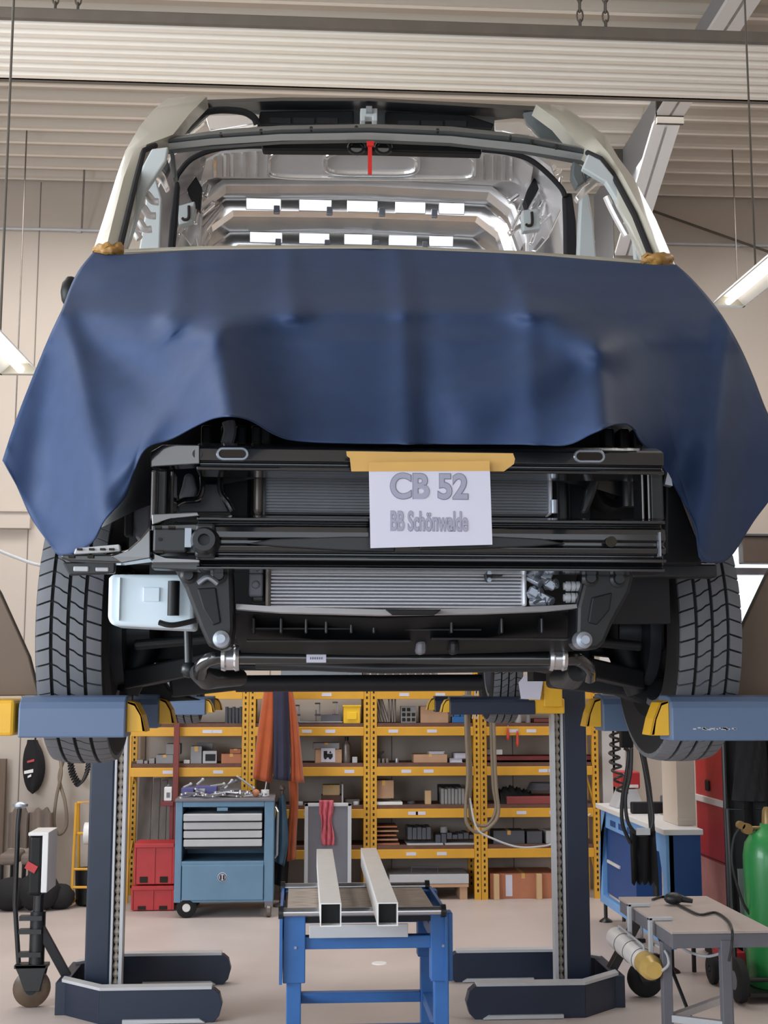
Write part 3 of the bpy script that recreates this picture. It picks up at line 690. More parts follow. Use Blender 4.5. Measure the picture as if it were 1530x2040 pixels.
angled([(302, 1100), (330, 1110), (398, 1114), (398, 1122), (302, 1122)], 'beam_end_plate', M_gloss, 2.59)
angled([(242, 1122), (220, 1108), (255, 1096), (280, 1074), (299, 1052), (299, 1112)], 'bracket_flare', M_gloss, 2.60, 300)
# posts between the beams
for (u0, u1, y, m) in ((300, 312, 2.63, M_gloss), (312, 332, 2.66, M_satin), (338, 346, 2.66, M_gloss), (1278, 1284, 2.65, M_gloss), (1290, 1296, 2.65, M_gloss), (1296, 1322, 2.66, M_satin)):
    MB().pbox(u0, 936, u1, 1036, y, .07).build('crossmember_post', m, van, bevel=.004)
for (u0, u1, y, m) in ((352, 400, 2.95, M_satin), (1110, 1130, 2.9, M_satin), (1134, 1180, 2.95, M_plast), (444, 498, 2.96, M_plast)):
    MB().pbox(u0, 925, u1, 1040, y, .05).build('headlamp_panel', m, van, bevel=.006)
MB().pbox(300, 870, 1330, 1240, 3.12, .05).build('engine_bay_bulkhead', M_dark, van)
b = MB().ppoly([(368, 942), (384, 942), (392, 975), (386, 994), (354, 994), (362, 968)], 2.82, .04); b.build('lamp_stay', M_mgrey, van, bevel=.008)
b = MB().tube(curve_pts([P(403, 950, 2.78), P(403, 975, 2.78), P(395, 992, 2.78), P(368, 996, 2.78), P(352, 1004, 2.78), P(346, 1016, 2.78)]), .006, 8)
b.tube(curve_pts([P(438, 946, 2.78), P(440, 980, 2.78), P(455, 1002, 2.78), P(464, 1018, 2.78)]), .006, 8); b.build('stay_rod', M_gloss, van, smooth=True)
b = MB().ppoly([(352, 1000), (395, 996), (404, 960), (436, 960), (446, 990), (462, 1024), (352, 1024)], 2.84, .03); b.build('lamp_bracket', M_satin, van, bevel=.006)
b = MB().ppoly([(1180, 942), (1200, 944), (1186, 990), (1172, 1022), (1158, 1022), (1168, 980)], 2.82, .04); b.build('lamp_stay', M_satin, van, bevel=.008)
p = P(1222, 978, 2.9); MB().lathe([(.02, 0), (.042, -.02), (.046, .0), (.046, .06), (.02, .06)], (p.x, p.y, p.z), 'y', 24, closed=True).build('horn', M_plast, van, smooth=30)
for u in (1248, 1262): 
    p = P(u, 975, 2.88); MB().cyl((p.x, p.y, p.z - .04), (p.x, p.y, p.z + .03), .012, 12).build('bulb_holder', M_satin, van, smooth=30)
# main radiator behind the sign
rd = MB().pbox(525, 940, 1092, 1022, 2.86, .04).build('radiator', M_fin, van)
b = MB()
for i in range(13): b.pbox(530, 945 + i * 6, 1090, 947.2 + i * 6, 2.852, .02)
b.build('radiator_tube', M_gbox, rd)
MB().pbox(505, 938, 524, 1024, 2.84, .06).build('radiator_tank', M_rustst, rd, bevel=.012, seg=3)
MB().pbox(1094, 938, 1101, 1024, 2.84, .06).build('radiator_tank', M_alu, rd, bevel=.004)
MB().pbox(524, 936, 528, 1026, 2.845, .05).build('radiator_end_frame', M_satin, rd)
p = P(1104, 1014, 2.83); MB().cyl((p.x, p.y, p.z - .01), (p.x, p.y, p.z + .02), .008, 10).build('radiator_valve', M_bolt, rd)
# intercooler under the lower crossmember
ic = MB().pbox(538, 1132, 1042, 1208, 2.80, .05).build('intercooler', M_fin, van)
for i in range(11): 
    b = MB(); p0 = P(538, 1136 + i * 7.1, 2.79); x1 = P(1042, 1136 + i * 7.1, 2.79).x
    b.box(p0.x, x1, 2.785, 2.82, p0.z - .0034, p0.z + .0012); b.build('cooler_tube', M_alu, ic, bevel=.002)
MB().pbox(528, 1128, 540, 1212, 2.78, .07).build('cooler_tank', M_rustst, ic, bevel=.006)
MB().pbox(1040, 1128, 1050, 1208, 2.78, .07).build('cooler_tank', M_alu, ic, bevel=.006)
b = MB(); b.pbox(500, 1128, 528, 1200, 2.80, .04); b.build('cooler_bracket', M_satin, van, bevel=.006)
p = P(510, 1166, 2.79); b = MB().obox((p.x, 2.79, p.z), (.03, .03, .05)).cyl((p.x, 2.77, p.z), (p.x, 2.79, p.z), .009, 12); b.build('cooler_fastener', M_mgrey, van, bevel=.004)
b = MB(); rnd = random.Random(11)
for q in ([(1053, 1150), (1078, 1162)], [(1072, 1140), (1094, 1162)], [(1053, 1186), (1080, 1180)], [(1075, 1186), (1100, 1200)], [(1056, 1200), (1090, 1198)], [(1085, 1168), (1110, 1162)], [(1064, 1170), (1072, 1200)], [(1052, 1138), (1070, 1150)]):
    b.tube([P(*q[0], 2.78), P(*q[1], 2.76)], [.009, .012], 8)
for u, v in ((1062, 1180), (1096, 1165), (1082, 1192), (1088, 1148)): b.obox(P(u, v, 2.765), (.022, .02, .018), (0, .5, 0))
b.build('pipe_connector', M_bolt, van, bevel=.002)
for v in (1168, 1191):
    b = MB(); p = P(1141, v, 2.76)
    for k in (-1, 0, 1): b.lathe([(.004, -.004), (.011, -.004), (.011, .004), (.004, .004)], (p.x + k * .0105, p.y, p.z), 'x', 16, closed=True)
    b.cyl((p.x - .02, p.y, p.z), (p.x + .02, p.y, p.z), .008, 12); b.build('ribbed_hose', M_lgrey, van, smooth=30)
b = MB().ppoly([(962, 1130), (1002, 1130), (1002, 1148), (982, 1148), (976, 1160), (968, 1158), (966, 1146)], 2.76, .02); b.build('sensor_bracket', M_satin, van, bevel=.003)
p = P(975, 1155, 2.755); MB().cyl(p, p + Vector((0, .01, 0)), .005, 10).build('sensor_screw', M_bolt, van)
MB().pbox(1168, 1128, 1173, 1215, 2.74, .08).build('cooler_side_frame', M_gloss, van, bevel=.003)
# curved lower lip
def lip(rows, name, m, th=.05): 
    b = MB(); b.loft([[P(*p) for p in r] for r in rows], (0, th, 0)); return b.build(name, m, van, smooth=40)
lip([[(470, 1203, 2.74), (560, 1209, 2.70), (760, 1214, 2.68), (960, 1212, 2.70), (1090, 1207, 2.72), (1172, 1202, 2.74)],
     [(470, 1213, 2.73), (560, 1220, 2.69), (760, 1225, 2.67), (960, 1222, 2.69), (1090, 1217, 2.71), (1172, 1209, 2.73)]], 'lower_lip', M_lip)
MB().ppoly([(768, 1214), (880, 1214), (866, 1225), (782, 1225)], 2.665, .02).build('lip_notch', M_plast, van, bevel=.002)
# undertray
ut = lip([[(462, 1222, 2.80), (760, 1232, 2.76), (1172, 1218, 2.80)], [(470, 1268, 2.86), (760, 1272, 2.82), (1160, 1262, 2.86)], [(480, 1300, 2.92), (760, 1306, 2.9), (1150, 1296, 2.92)]], 'undertray', M_plast)
for u in (505, 560, 610, 650, 700, 745, 900, 1000, 1080): MB().pbox(u - 3, 1230, u + 3, 1262, 2.79, .05).build('undertray_rib', M_satin, ut, bevel=.003)
for u0, u1, v in ((500, 700, 1252), (740, 960, 1254), (490, 820, 1276), (860, 1140, 1272)): MB().pbox(u0, v - 2, u1, v + 2, 2.80, .05).build('undertray_edge', M_satin, ut, bevel=.003)
for u, v, c in ((840, 1290, M_rustst), (906, 1290, M_chip)): MB().pbox(u - 10, v - 16, u + 10, v + 14, 2.84, .06).build('rubber_mount', M_dark if c is M_chip else M_mgrey, van, bevel=.01)
# triangular side brackets with big bolts
for q, bolts, bb in (([(345, 1130), (462, 1130), (466, 1250), (460, 1290), (440, 1296), (415, 1288), (398, 1250), (368, 1172)], ((376, 1146), (436, 1146)), (441, 1273)),
                 ([(1170, 1130), (1268, 1130), (1255, 1180), (1222, 1240), (1205, 1280), (1190, 1294), (1160, 1294), (1148, 1280), (1150, 1210)], ((1176, 1152), (1232, 1154)), (1163, 1275))):
    o = MB().ppoly(q, 2.72, .10).build('subframe_bracket', M_brack, van, bevel=.008)
    for u, v in bolts:
        p = P(u, v, 2.715); MB().lathe([(.0, -.012), (.010, -.012), (.012, -.004), (.018, 0), (.018, .01)], tuple(p), 'y', 20).build('bracket_bolt', M_satin, o, smooth=30)
    p = P(*bb, 2.70); d = MB().lathe([(0, -.018), (.009, -.018), (.009, -.008), (.017, -.006), (.019, .01), (.019, .03)], tuple(p), 'y', 24).build('bracket_bolt', M_bolt, o, smooth=30); d['label'] = 'large bright zinc bolt'
for q in ([(392, 1172), (430, 1170), (440, 1240), (424, 1246), (405, 1215)], [(1180, 1190), (1220, 1180), (1215, 1215), (1190, 1245), (1172, 1240)]):
    MB().ppoly(q, 2.712, .01).build('bracket_recess', M_dark, van, bevel=.003)
b = MB(); p = P(395, 1162, 2.70); b.tube(curve_pts([p, p + Vector((.02, -.005, .012)), p + Vector((.04, 0, .0))]), .006, 8); b.build('bracket_hook', M_bolt, van, smooth=True)
# anti-roll bar with clamps
b = MB(); b.tube(curve_pts([P(398, 1345, 3.0), P(402, 1325, 2.97), P(425, 1311, 2.95), P(470, 1309, 2.95), P(765, 1312, 2.95), P(1110, 1312, 2.95), P(1150, 1314, 2.96), P(1172, 1330, 2.99), P(1175, 1350, 3.03)]), .016, 14); b.build('anti_roll_bar', M_gloss, van, smooth=40)
for u in (459, 1110):
    p = P(u, 1311, 2.95); x = p.x
    b = MB().lathe([(.018, -.02), (.028, -.02), (.030, -.012), (.027, -.008), (.027, .008), (.030, .012), (.028, .02), (.018, .02)], (x, p.y, p.z), 'x', 24, closed=True); b.build('bar_clamp', M_steel, van, smooth=30)
b = MB(); b.tube([P(396, 1340, 3.0), P(412, 1352, 3.06), P(440, 1352, 3.14), P(480, 1350, 3.2)], [.022, .026, .022, .02], 12); b.build('bar_end_link', M_satin, van, smooth=40)
b = MB(); b.tube([P(1150, 1340, 3.0), P(1140, 1352, 3.06), P(1110, 1352, 3.14)], [.022, .026, .022], 12); b.build('bar_end_link', M_satin, van, smooth=40)
p = P(630, 1312, 2.93); lb = MB().box(p.x - .022, p.x + .022, 2.925, 2.935, p.z - .009, p.z + .009).build('bar_label', M_paper, van); lb['label'] = 'small pale printed label'
b = MB()
for k in range(6): b.box(p.x - .014 + k * .005, p.x - .0115 + k * .005, 2.924, 2.93, p.z - .002, p.z + .003)
b.build('label_print', M_mgrey, lb)
b = MB().tube([P(510, 1322, 2.97), P(760, 1332, 2.95), P(1100, 1328, 2.97)], .012, 10); b.build('cooling_pipe', M_satin, van, smooth=40)
# subframe, axle bar and gearbox behind
MB().cyl(P(470, 1362, 3.45), P(960, 1360, 3.45), .022, 12).build('front_axle_beam', M_dark, van, smooth=40)
MB().box(-.18, .66, 3.2, 3.75, 1.80, 2.1).build('engine_sump', M_dark, van, bevel=.04, seg=3)
for sx, x in ((1, XL), (-1, XR)):
    b = MB()
    b.prism([(x + sx * .10, 3.42, zc - .16), (x + sx * .40, 3.30, zc - .1), (x + sx * .40, 3.72, zc - .1), (x + sx * .10, 3.58, zc - .16)], (0, 0, .05))
    b.tube([(x + sx * .12, 3.6, zc), (x + sx * .5, 3.6, zc + .05)], .022, 10).tube([(x + sx * .14, 3.3, zc - .05), (x + sx * .5, 3.28, zc - .02)], .014, 8)
    b.build('control_arm', M_dark, van, bevel=.006)
b = MB()
for k in range(12):
    p = P(700 + k * 15, 1344, 4.3); b.lathe([(.02, -.01), (.034, 0), (.02, .01)], (p.x, 4.3, p.z + .02), 'x', 16)
p = P(560, 1344, 4.3); q = P(720, 1344, 4.3); b.box(p.x, q.x, 4.26, 4.34, p.z - .02, p.z + .04); b.build('exhaust_flex_pipe', M_steel, van, smooth=30)
MB().ppoly([(470, 1322), (960, 1322), (960, 1337), (470, 1335)], 3.2, .08).build('front_subframe', M_dark, van, bevel=.006)
MB().ppoly([(262, 1245), (400, 1240), (470, 1300), (475, 1375), (340, 1390), (335, 1345), (345, 1338), (338, 1318), (262, 1322)], 3.55, .10).build('underbody_dark_fill', M_dark, van, bevel=.01)  # dark mass added to fill the black area by the left wheel
MB().ppoly([(262, 1342), (318, 1345), (340, 1375), (400, 1395), (262, 1400)], 3.85, .06).build('arch_dark_fill', M_dark, van, bevel=.006)  # added dark filler behind the left wheel
MB().ppoly([(1150, 1200), (1325, 1130), (1325, 1300), (1240, 1310), (1180, 1304), (1175, 1345), (1245, 1350), (1325, 1350), (1325, 1420), (1240, 1385), (1100, 1370), (1100, 1310)], 3.55, .10).build('underbody_dark_fill', M_dark, van, bevel=.01)  # dark mass added to fill the black area by the right wheel
MB().ppoly([(262, 1150), (330, 1150), (350, 1260), (262, 1270)], 3.6, .05).build('arch_dark_fill', M_dark, van, bevel=.006)  # added dark filler above the left wheel bay
MB().tube([P(374, 1250, 3.1), P(376, 1330, 3.1)], .010, 10).ball(P(376, 1334, 3.1), .02, 10).build('drop_link', M_satin, van, smooth=40)
# wiring and dark inner arch parts
b = MB().ppoly([(268, 985), (300, 960), (300, 1040), (300, 1080), (282, 1086), (270, 1070), (262, 1030)], 3.0, .04); b.build('wheel_arch_liner', M_mgrey, van, bevel=.006)
b = MB().pbox(248, 990, 264, 1068, 2.98, .03); b.build('wing_stay', M_black, van, bevel=.004)
b = MB().ppoly([(1326, 940), (1345, 960), (1392, 1080), (1400, 1125), (1270, 1125), (1326, 1100)], 2.95, .05); b.build('wheel_arch_liner', M_plast, van, bevel=.006)
b = MB().ppoly([(1325, 965), (1330, 940), (1338, 955), (1340, 968)], 2.66, .02); b.build('wing_clip', M_bolt, van)
MB().pbox(1260, 1122, 1430, 1150, 3.0, .05).build('side_crossbar', M_satin, van, bevel=.006)
for sx, x in ((1, XL), (-1, XR)):
    MB().box(min(x + sx * .16, x + sx * .34), max(x + sx * .16, x + sx * .34), 3.75, 3.85, 1.72, 2.25).build('inner_wheel_arch', M_dark, van)
# washer reservoir
rv = MB().ppoly([(216, 1152), (222, 1144), (382, 1144), (386, 1185), (386, 1254), (300, 1250), (224, 1246), (214, 1234)], 2.86, .13).build('washer_reservoir', M_res, van, bevel=.02, seg=3, smooth=40)
b = MB().pbox(236, 1150, 239, 1236, 2.852, .02).pbox(285, 1170, 318, 1198, 2.855, .02); b.build('reservoir_seam', M_res, rv, bevel=.003)
b = MB(); p = P(346, 1185, 2.84); b.cyl((p.x, p.y, p.z - .045), (p.x, p.y, p.z + .03), .013, 14).tube(curve_pts([(p.x - .03, p.y, p.z - .06), (p.x, p.y - .005, p.z - .066), (p.x + .05, p.y, p.z - .055)]), .006, 8); b.build('washer_pump', M_plast, rv, smooth=30)
# engine bay bits under the cloth's edge
for u in (400, 440, 470, 500, 520): MB().pbox(u, 846, u + 22, 884, 2.78, .06).build('slam_panel_stay', M_plast, van, bevel=.006)
for u in (1205, 1235, 1262): MB().pbox(u, 852, u + 20, 892, 2.78, .06).build('slam_panel_stay', M_plast, van, bevel=.006)
MB().tube(curve_pts([P(455, 840, 2.74), P(458, 860, 2.74), P(452, 884, 2.74)]), .014, 8).build('bay_hose', M_mgrey, van, smooth=True)
# ================================================================== cloth over the bonnet
def polyline(pts, n):
    pts = [Vector(p) for p in pts]; L = [0]
    for a, c in zip(pts, pts[1:]): L.append(L[-1] + (c - a).length)
    out = []
    for i in range(n):
        t = L[-1] * i / (n - 1); k = 0
        while k < len(L) - 2 and L[k + 1] < t: k += 1
        f = (t - L[k]) / max(L[k + 1] - L[k], 1e-9); out.append(pts[k].lerp(pts[k + 1], f))
    return out
def crom(pts): 
    return [Vector((p.x, p.y)) for p in curve_pts([(a, c, 0) for a, c in pts], 6)]
NU, NV = 240, 150
top = polyline(crom([(186, 503), (240, 508), (400, 499), (560, 497), (735, 496), (900, 501), (1050, 508), (1200, 520), (1300, 528), (1347, 528)]), NU)
lef = polyline(crom([(186, 503), (160, 535), (142, 568), (122, 620), (100, 668), (76, 725), (48, 795), (22, 865), (5, 918)]), NV)
rig = polyline(crom([(1347, 528), (1378, 556), (1420, 604), (1450, 648), (1478, 700), (1502, 755), (1522, 808), (1545, 860), (1568, 920)]), NV)
botp = [(5, 918), (30, 962), (62, 1030), (95, 1080), (121, 1108), (160, 1096), (188, 1076), (208, 1036), (248, 992), (268, 935), (290, 893), (340, 876), (385, 852), (425, 834), (460, 829), (500, 838), (552, 868), (600, 879), (735, 884), (900, 885), (1060, 886), (1130, 887), (1180, 864), (1215, 848), (1245, 845), (1262, 852), (1276, 880), (1305, 908), (1338, 960), (1372, 1020), (1388, 1060), (1394, 1112), (1425, 1122), (1456, 1108), (1500, 1040), (1540, 985), (1568, 920)]
# bottom spread so that grid columns stay nearly vertical
def bottom(n):
    key = [(0, 0), (.025, .12), (.05, .205)]
    return None
bpts = crom(botp)
# resample the bottom by a blend of arc length and horizontal position
Ls = [0]; 
for a, c in zip(bpts, bpts[1:]): Ls.append(Ls[-1] + .35 * (c - a).length + .9 * abs(c.x - a.x))
bot = []
for i in range(NU):
    t = Ls[-1] * i / (NU - 1); k = 0
    while k < len(Ls) - 2 and Ls[k + 1] < t: k += 1
    bot.append(bpts[k].lerp(bpts[k + 1], (t - Ls[k]) / max(Ls[k + 1] - Ls[k], 1e-9)))
def lerp(a, c, t): return a + (c - a) * t
def pw(x, ks):
    for (a, va), (c, vc) in zip(ks, ks[1:]):
        if x <= c: 
            t = max(0, (x - a) / (c - a)); return va + (vc - va) * t
    return ks[-1][1]
def smooth(t): t = max(0, min(1, t)); return t * t * (3 - 2 * t)
def ridge(u, v, A, B, w0, w1, a0, a1, sharp=1.0, over=.15):
    ax, ay = A; bx, by = B; dx, dy = bx - ax, by - ay; L = math.hypot(dx, dy); t = ((u - ax) * dx + (v - ay) * dy) / L / L
    if t < -.3 or t > 1 + over + .3: return 0
    d = ((u - ax) * dy - (v - ay) * dx) / L
    tc = max(0, min(1, t)); wd = w0 + (w1 - w0) * tc; am = a0 + (a1 - a0) * tc
    fade = smooth((t + .3) / .3) if t < 0 else (1 if t < 1 + over else 1 - smooth((t - 1 - over) / .3))
    q = abs(d) / wd
    return am * fade * (math.exp(-q ** 2) if sharp >= 2 else math.exp(-1.5 * (math.sqrt(q * q + .05) - .22)))
def cloth_y(u, v):
    base = pw(v, [(495, 3.56), (545, 3.34), (590, 3.08), (625, 2.88), (680, 2.76), (780, 2.66), (890, 2.585), (1000, 2.58), (1120, 2.60)])
    s = abs(u - 768) / 760
    sd = max(0, (s - .43) / .57); sd = sd + .012 * 0
    low = pw(v, [(500, .14), (600, .42), (700, .52), (900, .46), (1120, .40)])
    y = base + low * (math.sqrt(sd * sd + .0025) - .05) ** 1.02 if sd > 0 else base
    d = 0
    d += ridge(u, v, (433, 668), (462, 850), 34, 84, .03, .17, 0)
    d += ridge(u, v, (436, 672), (285, 890), 22, 50, .015, .05, 0)
    d += ridge(u, v, (1190, 680), (1205, 850), 44, 84, .03, .16, 0)
    d += ridge(u, v, (1190, 690), (960, 800), 30, 60, .02, .03, 2)
    d += ridge(u, v, (1050, 610), (1190, 690), 40, 30, .03, .05, 2)
    d -= ridge(u, v, (160, 655), (310, 775), 34, 44, .022, .022, 2)
    d += ridge(u, v, (135, 640), (205, 1010), 30, 70, .02, .08, 0)
    d -= ridge(u, v, (110, 720), (80, 980), 25, 60, .02, .06, 2)
    d += ridge(u, v, (585, 625), (430, 660), 30, 24, .025, .03, 2)
    d -= ridge(u, v, (555, 650), (575, 830), 60, 70, .025, .03, 2)
    d += ridge(u, v, (330, 630), (345, 655), 14, 24, .02, .02, 2)
    d += ridge(u, v, (805, 590), (812, 860), 14, 26, .014, .022, 0)
    d -= ridge(u, v, (845, 620), (850, 860), 26, 30, .01, .014, 2)
    d += ridge(u, v, (360, 505), (352, 620), 18, 30, .01, .02, 2) + ridge(u, v, (575, 505), (580, 610), 14, 26, .008, .02, 2) + ridge(u, v, (790, 500), (806, 600), 16, 24, .01, .018, 2) + ridge(u, v, (1010, 510), (1045, 610), 14, 24, .01, .018, 0)
    d += ridge(u, v, (1052, 612), (1062, 850), 16, 40, .02, .02, 0)
    d += ridge(u, v, (210, 560), (420, 525), 16, 20, .015, .01, 2)
    d += ridge(u, v, (1448, 690), (1400, 1100), 22, 50, .03, .07, 2)
    d -= ridge(u, v, (1330, 700), (1330, 940), 50, 60, .02, .05, 2)
    d += ridge(u, v, (640, 610), (1040, 615), 20, 20, .02, .02, 2)
    return y - d * 1.85
rows = []
for j in range(NV):
    t = j / (NV - 1); r = []
    for i in range(NU):
        s = i / (NU - 1)
        p = (1 - t) * top[i] + t * bot[i] + (1 - s) * lef[j] + s * rig[j] - ((1 - s) * (1 - t) * top[0] + s * (1 - t) * top[-1] + (1 - s) * t * bot[0] + s * t * bot[-1])
        r.append(P(p.x, p.y, cloth_y(p.x, p.y)))
    rows.append(r)
for _ in range(14):
    new = [list(r) for r in rows]
    for j in range(1, NV - 1):
        for i in range(1, NU - 1):
            new[j][i] = rows[j][i] * .4 + (rows[j - 1][i] + rows[j + 1][i] + rows[j][i - 1] + rows[j][i + 1]) * .15
    rows = new
b = MB().grid(rows); cl = b.build('cover_cloth', M_cloth, loc=(.24, 3.1, 2.6), smooth=180, solid=.003)
tag(cl, 'large dark blue vinyl cloth draped over the bonnet of the raised van', 'cloth')
# tape holding the cloth at the pillars
rnd = random.Random(5)
for nm, us, y, lab in (('tape', (186, 246, 484, 512), 3.68, 'crumpled brown tape at the top left corner of the blue cloth'), ('tape', (1279, 1342, 502, 530), 3.68, 'crumpled brown tape at the top right corner of the blue cloth')):
    rws = []
    for j in range(7):
        rws.append([P(lerp(us[0], us[1], i / 10) + rnd.uniform(-2, 2), lerp(us[2] + (6 if i in (0, 10) else 0), us[3] - (5 if i < 3 else 0), j / 6) + rnd.uniform(-3, 3), y - .05 - .045 * math.sin(math.pi * i / 10) - .02 * math.sin(math.pi * j / 6) + rnd.uniform(-.012, .012)) for i in range(11)])
    tag(MB().loft(rws, (0, .006, 0)).build('brown_tape', M_tapeb, loc=P((us[0] + us[1]) / 2, us[3], y), smooth=180), lab, 'tape')
# paper sign with tape
sg = thing('paper_sign', 'white paper sign with grey lettering taped to the upper crossmember', 'sign', P(855, 1092, 2.56))
sy = 2.565
q = [(735, 938), (976, 938), (981, 1085), (738, 1092)]
MB().prism([P(u, v, sy) for u, v in q], (0, .0015, 0)).build('sheet', M_paper, sg)
tp = MB().prism([P(u, v, sy + .012) for u, v in ((690, 899), (1022, 903), (1026, 914), (1024, 924), (1004, 939), (700, 939), (697, 912), (691, 908))], (0, .003, 0)).build('backing_tape', M_tape, sg)
MB().prism([P(u, v, sy - .001) for u, v in ((735, 921), (975, 918), (976, 938), (735, 939))], (0, .0009, 0)).build('front_tape', M_tapeb if False else M_tape, sg)
def line(txt, u0, u1, vb, vt, off, oo):
    a = P(u0, vb, sy - .0012); c = P(u1, vb, sy - .0012); H = P(u0, vt, sy - .0012).z - a.z
    size = H / .72
    probe = text_mesh(txt, size, M_ink, 'lettering', sg, a, 1, off); wd = probe.dimensions.x
    bpy.context.view_layer.update(); wd = max(v.co.x for v in probe.data.vertices) - min(v.co.x for v in probe.data.vertices)
    k = (c.x - a.x) / wd; probe.scale = (k, 1, 1)
    ou = text_mesh(txt, size, M_inkd, 'lettering_outline', sg, a + Vector((0, .0006, 0)), k, off + size * oo)
    m0 = min(v.co.x for v in probe.data.vertices); probe.location.x -= m0 * k; ou.location.x -= m0 * k
line('CB 52', 778, 932, 991, 942, .0018, .020)
line('BB Schönwalde', 778, 932, 1056, 1017, .0011, .014)
# ================================================================== lift columns
def lift_column(sx, xc, y0, label, tiller=True):
    """sx=+1: stands left of the van and faces right. xc: inner end of the base legs. Base legs at y0 (front) and y0+.85."""
    t = thing('lift_column', label, 'lift', (xc - sx * .55, y0 + .35, 0), None)
    X = lambda d: xc - sx * d                                  # d: distance outwards from the leg tip
    for k, ys in enumerate((y0, y0 + .86)):
        b = MB(); pr_ = []
        tip = [(0.02, .0), (-.01, .03), (-.025, .085), (-.01, .14), (.02, .165)]
        for d, z in tip: pr_.append((X(d), ys, z))
        b.prism(pr_ + [(X(.60), ys, .165), (X(.60), ys, .0)], (0, .07, 0))
        o = b.build('base_leg', M_navy, t, bevel=.003)
        yo = ys + .22 if k == 0 else ys - .22
        b = MB().prism([(X(.60), ys, 0), (X(.60), ys + .07, 0), (X(.83), yo + .07, 0), (X(.83), yo, 0)], (0, 0, .165)); b.build('base_corner', M_navy, t, bevel=.003)
        b = MB().box(min(X(0.03), X(.60)), max(X(.03), X(.60)), ys - .004, ys + .074, .165, .180); b.prism([(X(.60), ys - .004, .165), (X(.60), ys + .074, .165), (X(.83), yo + .074, .165), (X(.83), yo - .004, .165)], (0, 0, .015)); b.build('leg_edge_strip', M_lgrey, o)
        b = MB().prism([(X(.06), ys - .02, .004), (X(.48), ys - .02, .004), (X(.48), ys - .02, .022), (X(.09), ys - .02, .022)], (0, .02, 0)); b.build('roller_cover', M_lgrey, o)
    b = MB().box(min(X(.80), X(.86)), max(X(.80), X(.86)), y0 + .2, y0 + .73, 0, .165); b.build('base_back_beam', M_navy, t, bevel=.003)
    b = MB().box(min(X(.58), X(.82)), max(X(.58), X(.82)), y0 + .3, y0 + .68, .0, .05); b.build('base_plate', M_navy, t)
    # column: C-section with the screw on the inner face
    cs = .025 if sx > 0 else 0.0; c0, c1 = X(.575 + cs), X(.71 + cs); yA = y0 + .34
    b = MB().box(min(c0, c1), max(c0, c1), yA, yA + .30, .05, 2.30); col = b.build('column_body', M_navy, t, bevel=.012)
    for d0, d1 in ((.5635 + cs, .575 + cs), (.510 + cs, .528 + cs)):
        b = MB().box(min(X(d0), X(d1)), max(X(d0), X(d1)), yA - .005, yA + .07, .05, 2.30); b.build('guide_rail', M_lgrey, t)
    b = MB().box(min(X(.52 + cs), X(.575 + cs)), max(X(.51 + cs), X(.575 + cs)), yA + .07, yA + .09, .05, 2.30); b.build('rail_channel', M_hole, t)
    pf = []; z = .06
    while z < 2.28: pf += [(.007, z), (.019, z + .022)]; z += .044
    MB().lathe(pf, (X(.546 + cs), yA + .03, 0), 'z', 10).build('lifting_screw', M_screw, t)
    MB().box(min(X(.52), X(.75)), max(X(.52), X(.75)), yA - .03, yA + .33, 2.30, 2.42).build('column_head', M_navy, t, bevel=.01)
    # carriage, fork prongs and gusset
    zf0, zf1 = 1.545, 1.675
    return t, X, yA, zf0, zf1, col
def fork(t, X, sx, prongs, car, ys, zf0, zf1, dark=False, prong_m=M_bluegr):
    for (da, db, yy) in prongs:
        xa, xb = X(da), X(db); sec = []
        for a in (0, 30, 60, 90): sec.append((yy + .05 - .05 * math.cos(math.radians(a)) , zf1 - .03 + .03 * math.sin(math.radians(a))))
        sec += [(yy + .11, zf1), (yy + .11, zf0), (yy, zf0)]
        o = MB().prism([(xa, a, c) for a, c in sec], (xb - xa, 0, 0)).build('fork_prong', prong_m, t, bevel=.004)
        xt = xb + sx * .036
        b = MB(); m = .012
        zz0, zz1 = zf0 + m, zf1 - m
        b.prism([(xb, yy + .02, zz0), (xb, yy + .02, zz1), (xb + sx * .02, yy + .02, zz1 - .005), (xt, yy + .02, zz0 + .04), (xt + sx * .01, yy + .02, zz0)], (0, .012, 0))
        b.prism([(xb, yy + .02, zz1 - .008), (xb, yy + .02, zz1), (xb + sx * .02, yy + .02, zz1 - .005), (xt, yy + .02, zz0 + .04), (xt + sx * .01, yy + .02, zz0), (xt, yy + .02, zz0), (xt - sx * .006, yy + .02, zz0 + .036), (xb + sx * .016, yy + .02, zz1 - .014)], (0, .085, 0))
        b.build('fork_tip', M_yel, o, bevel=.002)
    d0, d1 = car
    b = MB().box(min(X(d0), X(d1)), max(X(d0), X(d1)), prongs[0][2] + .005, prongs[-1][2] + .1, zf0 + .004, zf1 - .01)
    b.build('lift_carriage', M_yel, t, bevel=.008)

